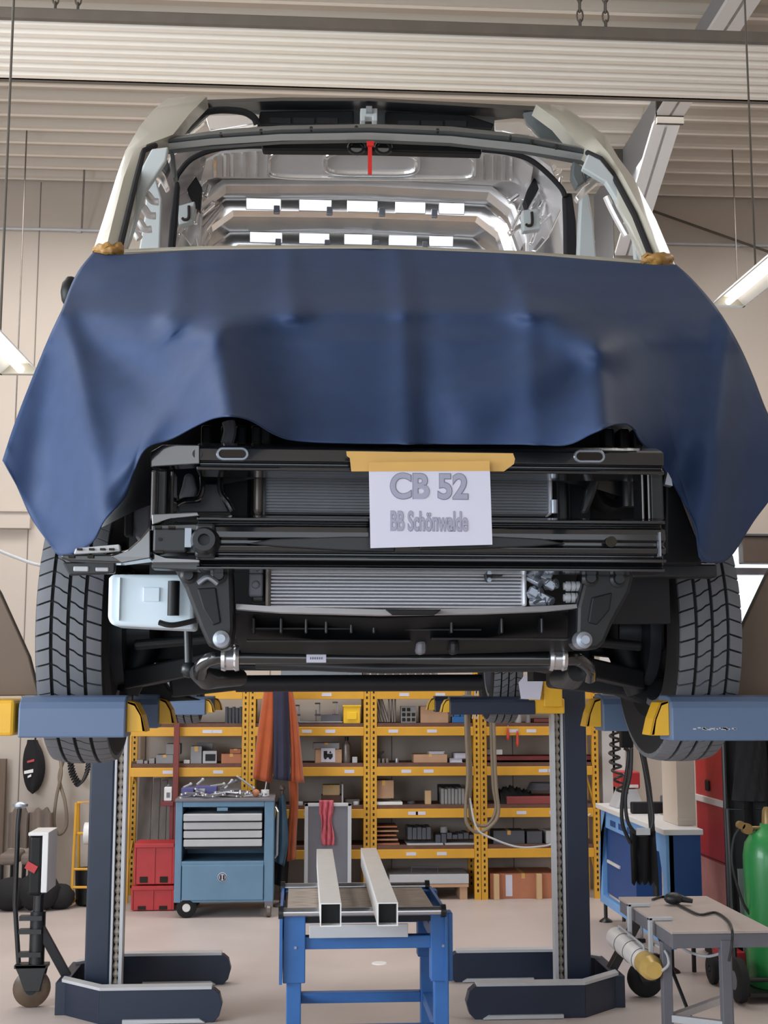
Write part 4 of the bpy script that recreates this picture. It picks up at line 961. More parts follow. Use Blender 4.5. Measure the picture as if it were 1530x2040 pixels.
# rear pair
tl, XLf, yA, z0, z1, colL = lift_column(1, -.405, 6.98, 'navy lift column left of the blue trolley holding up the van\'s rear left wheel')
fork(tl, XLf, 1, [(.50, .09, 6.98), (.50, .09, 7.72)], (.50, .68), yA, 1.56, 1.655)
trr, XRf, yA, z0, z1, colR = lift_column(-1, .905, 6.95, 'navy lift column in front of the rack\'s right end holding up the van\'s rear right wheel')
fork(trr, XRf, -1, [(.36, -.10, 6.95), (.36, -.10, 7.72)], (.32, .52), yA, 1.56, 1.655, prong_m=M_navy)
p = P(1082, 1345, 6.93); b = MB()
b.prism([(p.x, 6.92, 1.60), (p.x, 6.92, 1.79), (p.x + .10, 6.92, 1.79), (p.x + .10, 6.92, 1.60)], (0, .12, 0)); b.build('carriage_guard', M_yel, trr, bevel=.006)
b = MB().prism([P(1038, 1392, 6.9), P(1033, 1360, 6.9), P(1046, 1344, 6.9), P(1083, 1350, 6.9), P(1076, 1394, 6.9)], (0, .004, 0)); b.build('paper_note', M_paper, trr)
# front pair (columns stand outside the picture; carriages, guards and fork prongs show)
tf, X1, yA, z0, z1, _c = lift_column(1, -.44, 3.09, 'lift column with blue-grey fork under the van\'s front left tyre at the picture\'s left edge')
fork(tf, X1, 1, [(-.44 - P(36, 1425, 3.09).x, -.44 - P(250, 1425, 3.09).x, 3.09), (-.44 - P(36, 1425, 3.09).x, -.44 - P(250, 1425, 3.09).x, 3.80)], (.22, .6), yA, 1.586, 1.683)
b = MB().prism([P(u, v, 3.34) for u, v in ((-60, 1080), (0, 1180), (58, 1308), (78, 1386), (-120, 1388))], (0, .03, 0)); b.build('carriage_guard', M_brown, tf, bevel=.004)
tq, X2, yA, z0, z1, _c = lift_column(-1, 1.02, 3.09, 'lift column with blue-grey fork under the van\'s front right tyre at the picture\'s right edge')
fork(tq, X2, -1, [(.55, P(1338, 1430, 3.09).x - 1.02, 3.09), (.55, P(1338, 1430, 3.09).x - 1.02, 3.80)], (.40, .7), yA, 1.575, 1.683)
b = MB().prism([P(u, v, 3.34) for u, v in ((1620, 1000), (1530, 1142), (1473, 1262), (1468, 1388), (1640, 1388))], (0, .03, 0)); b.build('carriage_guard', M_brown, tq, bevel=.004)
rnd = random.Random(2); b = MB()
for k in range(26):
    u = 1442 + rnd.gauss(0, 16) if k > 5 else 1402 + rnd.uniform(-10, 6); a = P(u, 1452 + rnd.uniform(-2, 2), 3.088); b.box(a.x - .003, a.x + .004, 3.0885, 3.0905, a.z - .001, a.z + .002)
b.build('paint_scratch', M_lgrey, tq)
# tillers with their castor wheel
def tiller(t, wu, wv, yw, sx, Xf, y0, full):
    c = PZ(wu, wv, 0); R = .098; cx, cy = c.x, c.y
    b = MB().lathe([(.03, -.03), (R * .75, -.03), (R, -.018), (R, .018), (R * .75, .03), (.03, .03)], (cx, cy, R), 'y', 28, closed=True); w_ = b.build('castor_wheel', M_rubber if not full else mat('worn_brown_wheel', sr(92, 74, 58), .35, noise=.4, nscale=14), t, smooth=30)
    b = MB().lathe([(.0, -.036), (.03, -.036), (.03, .036), (.0, .036)], (cx, cy, R), 'y', 14); b.build('wheel_hub', M_dark, w_, smooth=30)
    b = MB().prism([(cx - .09, cy - .045, 2 * R + .03), (cx + .085, cy - .045, 2 * R + .03), (cx + .075, cy - .045, 2 * R), (cx + .05, cy - .045, R - .01), (cx - .03, cy - .045, R - .01), (cx - .065, cy - .045, 2 * R - .02)], (0, .012, 0))
    b.prism([(cx - .09, cy + .033, 2 * R + .03), (cx + .085, cy + .033, 2 * R + .03), (cx + .075, cy + .033, 2 * R), (cx + .05, cy + .033, R - .01), (cx - .03, cy + .033, R - .01), (cx - .065, cy + .033, 2 * R - .02)], (0, .012, 0))
    b.box(cx - .09, cx + .085, cy - .045, cy + .045, 2 * R + .01, 2 * R + .03); b.build('castor_fork', M_satin, t, bevel=.003)
    e = Vector((Xf(.82), y0 + .42, .12))
    MB().bar((cx + sx * .03, cy, .42), e, .05, .05).build('drawbar_arm', M_satin, t, bevel=.004)
    if full:
        b = MB().cyl((cx + .02, cy, .22), (cx + .02, cy, .50), .042, 14).cyl((cx + .02, cy, .5), (cx + .025, cy, .85), .028, 12)
        for z in (.28, .40, .47): b.obox((cx - .01, cy - .03, z), (.12, .05, .025))
        b.build('pump_mast', M_satin, t, smooth=30)
        a = P(58, 1782, cy - .05); q = P(92, 1662, cy - .05)
        bx = MB().box(a.x, q.x, cy - .12, cy + .12, a.z, q.z).build('control_box', M_plast, t, bevel=.02, seg=3)
        q2 = P(106, 1662, cy)
        MB().box(q.x - .004, q2.x, cy - .13, cy + .13, a.z + .02, q.z + .005).box(a.x, q2.x, cy - .13, cy + .13, q.z, q.z + .018).build('box_edge', M_white, bx, bevel=.004)
        r = P(62, 1728, cy - .13); MB().obox((r.x, cy - .125, r.z), (.06, .01, .04), (0, .5, 0)).build('emergency_label', M_red, bx)
        h = MB().tube([(cx - .075, cy, .23), P(30, 1800, cy), P(36, 1640, cy), P(40, 1604, cy)], .013, 10); h.build('pump_handle', M_satin, t, smooth=40)
        MB().ball(P(40, 1604, cy), (.045, .03, .02), 10).build('handle_grip', M_bolt, t, smooth=True)
tiller(tl, 62, 2006, 7.38, 1, XLf, 6.98, True)
tiller(trr, 1286, 1986, 7.4, -1, XRf, 6.95, False)

# ================================================================== blue work stand with two aluminium tubes
sw = thing('work_stand', 'blue height-adjustable steel work stand with worn wooden top below the van', 'stand', (.255, 5.77, 0))
zt = .79
for x in (-.055, .545):
    for y_, f in ((5.44, 1), (6.03, 0)):
        s = 1 if x < .2 else -1
        MB().box(x, x + .09, y_, y_ + .08, .52 if f else .5, zt).build('leg_sleeve', M_blue, sw, bevel=.004)
        lg = MB().box(x + .014, x + .074, y_ + .012, y_ + .068, .0, .55).build('leg', M_blue, sw, bevel=.004)
        MB().box(x - .01, x + .10, y_ - .01, y_ + .09, 0, .012).build('foot_plate', M_dark, lg)
        p = (x + .05, y_ - .004, .66); MB().cyl(p, (p[0], p[1] + .01, p[2]), .006, 8).build('lock_pin', M_bolt, sw)
for y_, n_ in ((5.46, 1), (6.05, 0)):
    MB().box(.03, .55, y_, y_ + .05, .648, .698).build('cross_rail', M_blue, sw, bevel=.004)
    MB().box(.02, .56, y_, y_ + .05, .30, .345).build('cross_rail', M_blue, sw, bevel=.004)
for x in (-.035, .565):
    MB().box(x, x + .05, 5.5, 6.05, .645, .70).build('side_rail', M_blue, sw, bevel=.004)
    MB().box(x, x + .05, 5.5, 6.05, .30, .345).build('side_rail', M_blue, sw, bevel=.004)
MB().box(-.05, .575, 5.46, 6.10, .755, .785).build('top_frame', M_dark, sw)
MB().box(-.04, .565, 5.50, 6.06, .785, .80).build('wooden_top', M_wood, sw)
for y_ in (5.43, 6.10):
    r = MB().cyl((-.06, y_, .80), (.59, y_, .80), .018, 16).build('edge_roller', M_steel, sw, smooth=40)
    for xe in (.585, -.075): MB().cyl((xe, y_, .80), (xe + .02, y_, .80), .026, 14).build('roller_end', M_satin, r, smooth=30)
MB().box(.05, .45, 5.415, 5.43, .70, .752).build('front_plate', M_lgrey, sw, bevel=.002)
for x in (-.07, .60): MB().box(x, x + .012, 5.42, 6.1, .52, .80).build('side_plate', M_blue, sw)
def alu_tube(p, q, wd, h, label):
    p, q = Vector(p), Vector(q); d = (q - p).normalized(); s = d.cross(Vector((0, 0, 1))).normalized(); up = Vector((0, 0, 1)); th = .004
    b = MB(); o = [(-wd / 2, 0), (wd / 2, 0), (wd / 2, h), (-wd / 2, h)]; i_ = [(-wd / 2 + th, th), (wd / 2 - th, th), (wd / 2 - th, h - th), (-wd / 2 + th, h - th)]
    vs = [r + s * a + up * c for r in (p, q) for a, c in o] + [r + s * a + up * c for r in (p, q) for a, c in i_]
    fs = []
    for k in range(4):
        k2 = (k + 1) % 4; fs += [(k, k2, 4 + k2, 4 + k), (8 + k2, 8 + k, 12 + k, 12 + k2), (k2, k, 8 + k, 8 + k2), (4 + k, 4 + k2, 12 + k2, 12 + k)]
    b.add(vs, fs); o = b.build('aluminium_tube', M_tubeal, loc=p); tag(o, label, 'tube', 'aluminium tubes on the work stand')
    c_ = p + d * .05
    MB().prism([c_ + s * a + up * c for a, c in i_], d * .02).build('dark_hollow', M_plast, o)  # added black plate imitates the shaded inside of the tube
def tube_px(u0, u1, v0, ua, ub, vb, label):
    zt_ = .819 + .085
    n0 = PZ(u0, v0, zt_); n1 = PZ(u1, v0, zt_); f0 = PZ(ua, vb, zt_); f1 = PZ(ub, vb, zt_)
    n = (n0 + n1) / 2; f = (f0 + f1) / 2; wd = ((n1 - n0).length + (f1 - f0).length) / 2
    alu_tube((n.x, n.y, .8185), (f.x, f.y, .8185), wd, .085, label)
tube_px(639, 679, 1799, 630, 663, 1691, 'left one of two white aluminium box tubes lying on the blue work stand')
tube_px(753, 792, 1798, 718, 750, 1689, 'right one of two white aluminium box tubes lying on the blue work stand')

a = PZ(756, 1918, .004); tag(MB().lathe([(.0, .005), (.045, .005), (.05, 0)], (a.x, a.y, 0), 'z', 24).build('floor_cap', M_white, loc=(a.x, a.y, 0)), 'small round white cap in the floor under the work stand', 'floor cap')

# ================================================================== steel table at the right with clamps, cable and inspection lamp
wt = thing('steel_table', 'small grey steel-topped table at the lower right with open legs', 'table', (1.76, 5.92, 0))
tx0, tx1, ty0, ty1 = 1.55, 1.985, 5.47, 6.37
MB().box(tx0, tx1, ty0, ty1, .688, .70).build('tabletop', M_ttop, wt, bevel=.002)
b = MB().box(tx0 + .005, tx1 - .005, ty0 + .005, ty0 + .05, .63, .687).box(tx0 + .005, tx1 - .005, ty1 - .05, ty1 - .005, .63, .687).box(tx0 + .005, tx0 + .05, ty0 + .05, ty1 - .05, .63, .687).box(tx1 - .05, tx1 - .005, ty0 + .05, ty1 - .05, .63, .687); b.build('top_frame', M_mgrey, wt, bevel=.002)
for x, y_ in ((tx0 - .005, 5.86), (1.735, 5.44), (tx1 - .06, 5.50), (tx1 - .06, 6.3)):
    pass
lx = P(1318, 1985, 5.7); lgx = lx.x
for x, y_, z in ((1.757, 5.465, .66), (1.545, 5.60, .63), (1.92, 5.95, .66)):
    MB().box(x, x + .042, y_, y_ + .042, 0, z).build('leg', M_mgrey, wt, bevel=.003)
MB().bar((1.575, 5.62, .32), (1.775, 5.49, .32), .03, .03).build('stretcher', M_lgrey, wt, bevel=.003)
MB().bar((1.59, 5.63, .32), (1.935, 5.96, .32), .03, .03).build('stretcher', M_lgrey, wt, bevel=.003)
p = PX(1322, 1860, 1.60)
MB().cyl((1.62, 6.0, .64), (1.72, 5.70, .22), .008, 8).build('brace_rod', M_dark, wt)
# two screw clamps on the table's left edge
for i, (y_, lab) in enumerate(((6.08, 'pale screw clamp on the table edge farther from the camera'), (5.72, 'pale screw clamp on the table edge nearer to the camera'))):
    t = thing('screw_clamp', lab, 'clamp', (tx0, y_, .70), 'screw clamps on the steel table')
    b = MB().box(tx0 - .03, tx0 - .012, y_ - .012, y_ + .012, .48, .715).box(tx0 - .03, tx0 + .075, y_ - .012, y_ + .012, .701, .716); b.build('clamp_bar', M_lgrey, t, bevel=.003)
    MB().box(tx0 - .03, tx0 + .05, y_ - .012, y_ + .012, .54, .558).build('sliding_jaw', M_satin, t, bevel=.003)
    MB().cyl((tx0 + .035, y_, .50), (tx0 + .035, y_, .628), .007, 10).build('clamp_screw', M_bolt, t)
# round inspection lamp hanging at the table's left side
la = PZ(1226, 1868, .62); 
A_ = P(1228, 1868, 6.3); B_ = P(1300, 1930, 5.62)
t = thing('inspection_lamp', 'silver and yellow tube-shaped inspection lamp hanging beside the steel table', 'lamp', B_)
d = (B_ - A_).normalized()
MB().cyl(A_, B_ - d * .12, .05, 24).build('lamp_body', M_tubeal, t, smooth=40)
b = MB(); b.cyl(B_ - d * .12, B_ - d * .02, .051, 24, .052).cyl(B_ - d * .02, B_ + d * .03, .052, 24, .035); b.build('lamp_collar', M_copper, t, smooth=30)
up = Vector((0, 0, .06)); MB().tube([A_ + d * .05 + up * .8, A_ + d * .06 + up * 1.1, B_ - d * .15 + up * 1.1, B_ - d * .14 + up * .8], .005, 8).build('lamp_handle', M_lgrey, t, smooth=True)
b = MB()
for f in (.25, .5, .75): 
    m = A_.lerp(B_, f); b.lathe([(.0505, -.003), (.0525, 0), (.0505, .003)], (0, 0, 0), 'z', 24)
    # ring turned onto the lamp axis
    R = d.to_track_quat('Z', 'Y').to_matrix(); n = 72
    for i in range(len(b.v) - n, len(b.v)): b.v[i] = m + R @ b.v[i]
b.build('lamp_ring', M_rustst, t)
b = MB(); b.tube(curve_pts([PZ(1300, 1792, .706), PZ(1322, 1786, .706), PZ(1340, 1796, .708), PZ(1370, 1812, .708), PZ(1395, 1822, .708), PZ(1425, 1818, .708), PZ(1448, 1832, .708), P(1458, 1850, 5.44), P(1458, 1880, 5.42), P(1452, 1915, 5.42)], 6), .006, 8)
cb = b.build('lamp_cable', M_blackh, loc=PZ(1340, 1796, .7), smooth=True); tag(cb, 'black cable snaking over the grey steel table top', 'cable')
b = MB(); c = PZ(1342, 1803, .70); b.ball(c + Vector((0, 0, .03)), (.045, .035, .028), 14); b.cyl(c + Vector((.03, 0, .03)), c + Vector((.085, -.02, .02)), .018, 12, .01)
tag(b.build('cable_plug', M_blackh, loc=c, smooth=40), 'black rubber plug lying on the grey steel table top', 'plug')
b = MB().tube(curve_pts([P(1300, 1880, 5.75), P(1325, 1895, 5.6), P(1332, 1920, 5.55), P(1318, 1935, 5.6)]), .006, 8).tube(curve_pts([P(1345, 1875, 5.85), P(1370, 1895, 5.7), P(1410, 1905, 5.6), P(1445, 1895, 5.5)]), .006, 8)
b.box(1.58, 1.60, 5.7, 5.72, .62, .63); tag(b.build('hanging_cable', M_lgrey, loc=P(1345, 1875, 5.85), smooth=40), 'pale cable hanging in a loop under the grey steel table', 'cable')
# ================================================================== yellow racks at the back wall
YS = 10.75; DS = .45
def zx(u, v, y=YS): return P(u, v, y)
LV = {1: P(720, 1384, YS).z, 2: P(720, 1457, YS).z, 3: P(720, 1537, YS).z, 4: P(720, 1621, YS).z, 5: P(720, 1702, YS).z}
BH = .072
def upright(t, x, y_, top):
    b = MB(); b.use(M_yelrack); b.box(x, x + .052, y_, y_ + .04, 0, top)
    b.use(M_hole)
    z = .06
    while z < top - .03:
        b.box(x + .019, x + .033, y_ - .0015, y_ + .001, z, z + .022); z += .047
    return b.build('upright', None, t)
def rack(name_lab, u0, u1, levels, top=1.72, loc=None):
    x0, x1 = zx(u0, 1600).x, zx(u1, 1600).x
    t = thing('storage_rack', name_lab, 'rack', ((x0 + x1) / 2, YS + DS / 2, 0), 'yellow storage racks along the back wall')
    for x in (x0, x1 - .052):
        for y_ in (YS, YS + DS - .04): upright(t, x, y_, top)
        fr = MB()
        for z in (.15, .7, 1.3): fr.bar((x + .026, YS + .02, z), (x + .026, YS + DS - .02, z + .3), .015, .02)
        fr.build('side_brace', M_yelrack, t)
    for L in levels:
        z = LV[L]
        for y_ in (YS - .012, YS + DS - .04):
            bm_ = MB().box(x0 + .052, x1 - .052, y_ + .005, y_ + .04, z - BH / 2, z + BH / 2).build('shelf_beam', M_yelrack, t, bevel=.003)
            if y_ < YS: 
                rr = random.Random(int(u0) + L)
                for k in range(2): 
                    xx = x0 + .12 + (x1 - x0 - .3) * rr.random()
                    MB().box(xx, xx + .08, y_ + .0035, y_ + .006, z - .012, z + .014).build('shelf_label', M_paper, bm_)
        MB().box(x0 + .004, x1 - .004, YS + .03, YS + DS - .042, z + BH / 2, z + BH / 2 + .03).box(x0 + .055, x1 - .055, YS + .012, YS + .03, z + BH / 2, z + BH / 2 + .03).build('shelf_board', M_chip, t)
    return t
rack('yellow rack bay at the far left with grey boxes above the red crates', 246, 493, (1, 2, 3))
rack('yellow rack bay behind the orange jacket and the grey panel trolley', 494, 737, (1, 2, 3, 4, 5))
rack('yellow rack bay in the middle with binders and the long grey crate', 738, 957, (1, 2, 3, 4, 5))
rack('yellow rack bay at the right end half hidden by the lift column', 958, 1194, (1, 2, 3, 4, 5), top=1.85)
TOP = {k: LV[k] + BH / 2 + .03 for k in LV}; TOP[0] = 0.0
# reddish post standing in front of the left bay
p0 = P(347, 1440, YS - .06); p1 = P(358, 1440, YS - .06)
b = MB().box(p0.x, p1.x, YS - .07, YS - .03, 0, 1.62).box(p0.x - .05, p1.x + .05, YS - .1, YS - .0, 0, .01); tag(b.build('red_post', mat('rust_red_paint', sr(126, 58, 54), .6, noise=.2), loc=(p0.x, YS - .05, 0), bevel=.003), 'rust-red steel post standing in front of the left rack bay', 'post')

def item(name, cat, label, lev, u0, u1, vtop, m, dy=.06, dp=.2, kind='box', group=None, base=None, vb=None, tilt=0):
    """A thing on shelf level lev: from u0 to u1, top at pixel row vtop, standing on the board (or on height base)."""
    y_ = YS + dy; z0 = TOP[lev] if base is None else base
    x0 = P(u0, vtop, y_).x; x1 = P(u1, vtop, y_).x; z1 = P((u0 + u1) / 2, vtop, y_).z
    if z1 < z0 + .012: z1 = z0 + .012
    c = ((x0 + x1) / 2, y_ + dp / 2, z0)
    if kind == 'box':
        t = MB().box(x0, x1, y_, y_ + dp, z0, z1).build(name, m, loc=c, bevel=min(.004, (z1 - z0) * .1)); tag(t, label, cat, group)
    elif kind == 'carton':
        t = thing(name, label, cat, c, group)
        MB().box(x0, x1, y_, y_ + dp, z0, z1 - .004).build('carton_body', m, t, bevel=.003)
        w2 = (x1 - x0) / 2 - .002
        for sx_ in (0, 1): MB().box(x0 + sx_ * (w2 + .004) + .001, x0 + sx_ * (w2 + .004) + w2, y_ + .001, y_ + dp - .001, z1 - .004, z1).build('flap', m, t)
        xm = (x0 + x1) / 2; MB().box(xm - .014, xm + .014, y_ - .001, y_ + dp * .9, z1, z1 + .0008).box(xm - .014, xm + .014, y_ - .001, y_ - .0002, z1 - min(.04, (z1 - z0) * .3), z1).build('packing_tape', M_tape, t)
    elif kind == 'tray':
        b = MB(); th = .006
        b.box(x0, x1, y_, y_ + dp, z0, z0 + th).box(x0, x1, y_, y_ + th, z0, z1).box(x0, x1, y_ + dp - th, y_ + dp, z0, z1).box(x0, x0 + th, y_, y_ + dp, z0, z1).box(x1 - th, x1, y_, y_ + dp, z0, z1)
        t = tag(b.build(name, m, loc=c), label, cat, group)
    elif kind == 'can':
        r = (x1 - x0) / 2; b = MB(); h = z1 - z0
        b.lathe([(r * .96, 0), (r, .006), (r, h - .01), (r * .94, h - .004), (r * .9, h), (r * .86, h - .006), (0, h - .006)], ((x0 + x1) / 2, y_ + r, z0), 'z', 18)
        t = tag(b.build(name, m, loc=c, smooth=30), label, cat, group)
    elif kind == 'bottle':
        r = (x1 - x0) / 2; h = z1 - z0; t = thing(name, label, cat, c, group); o = ((x0 + x1) / 2, y_ + r, z0)
        MB().lathe([(r * .9, 0), (r, .01), (r, h * .66), (r * .8, h * .74), (r * .4, h * .82), (r * .36, h * .86)], o, 'z', 18).build('bottle_body', m, t, smooth=30)
        MB().lathe([(r * .5, h * .85), (r * .5, h), (0, h)], o, 'z', 14).build('cap', M_plast, t, smooth=30)
    elif kind == 'book':
        t = thing(name, label, cat, c, group)
        MB().box(x0, x1, y_, y_ + dp, z0, z0 + .003).box(x0, x1, y_, y_ + dp, z1 - .003, z1).box(x0, x0 + .004, y_, y_ + dp, z0 + .003, z1 - .003).build('cover', m, t)
        MB().box(x0 + .005, x1 - .006, y_ + .005, y_ + dp - .006, z0 + .0032, z1 - .0032).build('pages', M_paper, t)
    if tilt and t.type != 'EMPTY': t.rotation_euler = (0, tilt, 0)
    return t
# ---- level 2 boards (upper visible shelf)
for k, u in enumerate((452, 459, 466, 473, 480)):
    item('steel_can', 'can', ('leftmost', 'second', 'middle', 'fourth', 'rightmost')[k] + ' of five dark cans on the top shelf left of the orange jacket', 2, u - 3.4, u + 3.4, 1408 + (k % 2) * 2, M_dgbox, .08, .05, 'can', 'dark cans on the top left shelf')
item('parts_tray', 'tray', 'low grey tray on the top shelf left of the rear left tyre', 2, 292, 322, 1433, M_gbox, .05, .2, 'tray')
b = MB(); rnd = random.Random(21); c = P(330, 1436, YS + .1)
for k in range(7):
    q = [c + Vector((rnd.uniform(-.07, .07), rnd.uniform(-.02, .06), rnd.uniform(.0, .07))) for _ in range(5)]
    for s in q: s.z = max(s.z, TOP[2] + .004)
    b.tube(curve_pts(q, 5), .004, 6)
b.box(c.x - .06, c.x + .06, c.y, c.y + .06, TOP[2], TOP[2] + .006)
tag(b.build('wire_tangle', M_lgrey, loc=(c.x, c.y, TOP[2]), smooth=30), 'pale tangle of wire on the top left shelf beside the tyre', 'wire')
# clamps and yellow bin in the second bay
tr = item('wire_tray', 'tray', 'flat pale wire tray with clamps on the top shelf right of the orange jacket', 2, 594, 684, 1438, M_lgrey, .03, .25, 'tray')
for k, (u, v, lab) in enumerate(((596, 1404, 'grey screw clamp standing next to the orange jacket on the top shelf'), (637, 1400, 'thin grey screw clamp standing mid-way in the wire tray'), (672, 1398, 'thin grey screw clamp standing beside the yellow bin'))):
    p = P(u, v, YS + .1); t = thing('bar_clamp', lab, 'clamp', (p.x, p.y, TOP[2] + .006), 'clamps in the wire tray'); zb = TOP[2] + .007
    MB().box(p.x - .006, p.x + .006, p.y - .004, p.y + .012, zb, p.z).build('clamp_rail', M_lgrey, t)
    MB().box(p.x - .04, p.x + .006, p.y - .004, p.y + .012, p.z - .012, p.z).build('clamp_jaw', M_mgrey, t, bevel=.002); MB().box(p.x - .04, p.x + .01, p.y - .006, p.y + .014, zb + .05, zb + .066).build('clamp_jaw', M_mgrey, t, bevel=.002)
    MB().cyl((p.x - .03, p.y + .004, zb + .01), (p.x - .03, p.y + .004, zb + .1), .005, 8).build('clamp_spindle', M_bolt, t)
item('caulking_gun', 'tool', 'grey cylinder tool lying in the wire tray before the yellow bin', 2, 640, 680, 1424, M_mgrey, .07, .04, 'box', base=TOP[2] + .007)
t = thing('yellow_bin', 'bright yellow plastic bin on the top shelf', 'bin', (P(700, 1436, YS).x, YS + .12, TOP[2]))
x0, x1, zt_ = P(684, 1436, YS + .02).x, P(718, 1436, YS + .02).x, P(700, 1405, YS + .02).z; zb = TOP[2]
b = MB(); b.prism([(x0 + .01, YS + .03, zb), (x1 - .01, YS + .03, zb), (x1, YS + .02, zt_), (x0, YS + .02, zt_)], (0, .006, 0)).box(x0 + .008, x1 - .008, YS + .03, YS + .24, zb, zb + .006).box(x0 + .002, x0 + .010, YS + .03, YS + .24, zb, zt_).box(x1 - .010, x1 - .002, YS + .03, YS + .24, zb, zt_).box(x0 + .002, x1 - .002, YS + .235, YS + .24, zb, zt_)
my = mat('yellow_plastic', sr(242, 196, 44), .4); b.build('bin_body', my, t); MB().box(x0 - .006, x1 + .006, YS + .012, YS + .03, zt_ - .012, zt_ + .002).box(x0 + .03, x1 - .03, YS + .016, YS + .022, zb + .03, zb + .09).build('bin_rim', my, t, bevel=.003)
# steel rods leaning at the post between second and third bay
rods = [((728, 1372), (752, 1443)), ((734, 1370), (757, 1443)), ((741, 1370), (762, 1444)), ((748, 1372), (768, 1444)), ((755, 1376), (773, 1444)), ((774, 1376), (776, 1442)), ((781, 1376), (782, 1442)), ((787, 1376), (787, 1442))]
for k, (a, c) in enumerate(rods):
    q = P(c[0], c[1], YS + .04); q.z = TOP[2] + .008
    lab = 'slanted steel rod on the top middle shelf, %s of five from the left' % ('first', 'second', 'third', 'fourth', 'fifth')[k] if k < 5 else 'upright steel rod beside the slanted rods, %s of three from the left' % ('first', 'second', 'third')[k - 5]
    o = MB().tube([P(a[0], a[1], YS + .09), q], .010 if k < 5 else .007, 8).build('steel_rod', M_rustst, loc=q, smooth=40); tag(o, lab, 'rod', 'steel rods at the middle rack')
pz = TOP[2]; x0, x1 = P(799, 1430, YS + .05).x, P(829, 1430, YS + .05).x; z1 = P(815, 1407, YS + .05).z
t = thing('drill_stand', 'grey block with rows of dark holes on the top middle shelf', 'holder', ((x0 + x1) / 2, YS + .1, pz))
MB().box(x0, x1, YS + .05, YS + .16, pz, z1).build('block', M_gbox, t, bevel=.003)
for i in range(3):
    for j in range(3):
        if i == 2 and j == 2: continue
        cx = x0 + (x1 - x0) * (.18 + .32 * i); cz = pz + (z1 - pz) * (.2 + .3 * j)
        MB().box(cx - .014, cx + .014, YS + .047, YS + .052, cz - .014, cz + .014).build('hole', M_hole, t)
item('cardboard_box', 'box', 'brown cardboard box on the top middle shelf beside the holed block', 2, 838, 893, 1407, M_card, .05, .2, 'carton')
t = item('blue_vice', 'vice', 'small blue machine vice on the top middle shelf', 2, 901, 930, 1428, mat('vice_blue', sr(52, 112, 176), .45), .05, .12)
p = P(905, 1410, YS + .06); p2 = P(925, 1418, YS + .06); zb = t.location.z + .02
z_v = P(915, 1428, YS + .05).z
MB().box(p.x, p.x + .04, YS + .06, YS + .15, z_v, p.z).box(p2.x - .03, p2.x, YS + .06, YS + .15, z_v, p2.z).build('vice_jaw', MATS['vice_blue'], t, bevel=.003)
# third bay hanging cables in front of the rack
def hose(name, pts, r, m, label, cat='hose', group=None, n=8):
    b = MB().tube(curve_pts(pts, n), r, 8); o = b.build(name, m, loc=pts[-1], smooth=True); return tag(o, label, cat, group)
yh = YS - .18
hose('hanging_hose', [P(930, 1374, yh), P(928, 1440, yh), P(932, 1540, yh), P(928, 1600, yh), P(930, 1640, yh), P(950, 1658, yh), P(975, 1648, yh), P(993, 1620, yh), P(988, 1560, yh), P(984, 1450, yh), P(982, 1400, yh)], .014, M_hose, 'outer grey-brown hose hanging in a long loop before the rack')
hose('hanging_hose', [P(936, 1374, yh + .05), P(934, 1440, yh + .05), P(938, 1540, yh + .05), P(936, 1600, yh + .05), P(938, 1630, yh + .05), P(956, 1645, yh + .05), P(975, 1640, yh + .05), P(988, 1610, yh + .05), P(982, 1560, yh + .05), P(978, 1450, yh + .05), P(976, 1400, yh + .05)], .013, M_hose, 'inner grey-brown hose hanging in a long loop before the rack')
hose('hanging_hose', [P(936, 1590, yh + .02), P(950, 1650, yh - .03), P(985, 1672, yh - .03), P(1030, 1687, yh - .02), P(1070, 1687, yh), P(1105, 1678, yh + .05), P(1150, 1640, YS - .06), P(1176, 1622, YS - .012)], .008, M_lgrey, 'thin pale hose sagging from the hose loop towards the lift column')
t = thing('hose_gun', 'grey nozzle head holding the hoses in front of the rack', 'nozzle', P(938, 1418, yh))
MB().ppoly([(912, 1395), (924, 1384), (940, 1384), (946, 1400), (936, 1416), (924, 1418), (916, 1410)], yh - .02, .06).build('nozzle_body', M_mgrey, t, bevel=.006)
MB().ppoly([(926, 1388), (938, 1388), (936, 1412), (928, 1414)], yh - .03, .02).build('nozzle_mouth', M_dark, t, bevel=.003)
b = MB(); 
for u in (947, 952, 957): b.tube([P(u, 1374, yh), P(u - 2, 1405, yh), P(u - 6, 1432, yh)], .005, 6)
b.build('nozzle_cable', M_lgrey, t, smooth=True)
item('glass_jar', 'jar', 'small glass jar under the rear right tyre on the top shelf', 2, 1026, 1040, 1424, M_lgrey, .06, .1, 'can')
item('glass_jar', 'jar', 'taller grey jar beside the small jar on the top right shelf', 2, 1048, 1058, 1424, M_gbox, .06, .1, 'can')
item('tool_tray', 'tray', 'dark red tool tray on the top right shelf by the lift screw', 2, 1062, 1104, 1432, mat('dark_red', sr(112, 54, 52), .6), .04, .2, 'tray')
for k, (u, va, vb, lab) in enumerate(((1012, 1450, 1475, 'red-handled screwdriver hanging on the rack beam, left of two'), (1031, 1456, 1488, 'red-handled screwdriver hanging on the rack beam, right of two'))):
    p = P(u, va, YS - .02); q = P(u, vb, YS - .02); t = thing('screwdriver', lab, 'screwdriver', p, 'screwdrivers on the rack beam')
    MB().lathe([(.004, 0), (.011, .01), (.013, .03), (.010, (p.z - q.z) * .7), (.006, p.z - q.z)], (q.x, q.y, q.z), 'z', 10).build('handle', mat('red_plastic', sr(206, 72, 52), .4), t, smooth=40)
    MB().cyl(p, p + Vector((0, 0, .02)), .004, 8).build('shank', M_bolt, t)
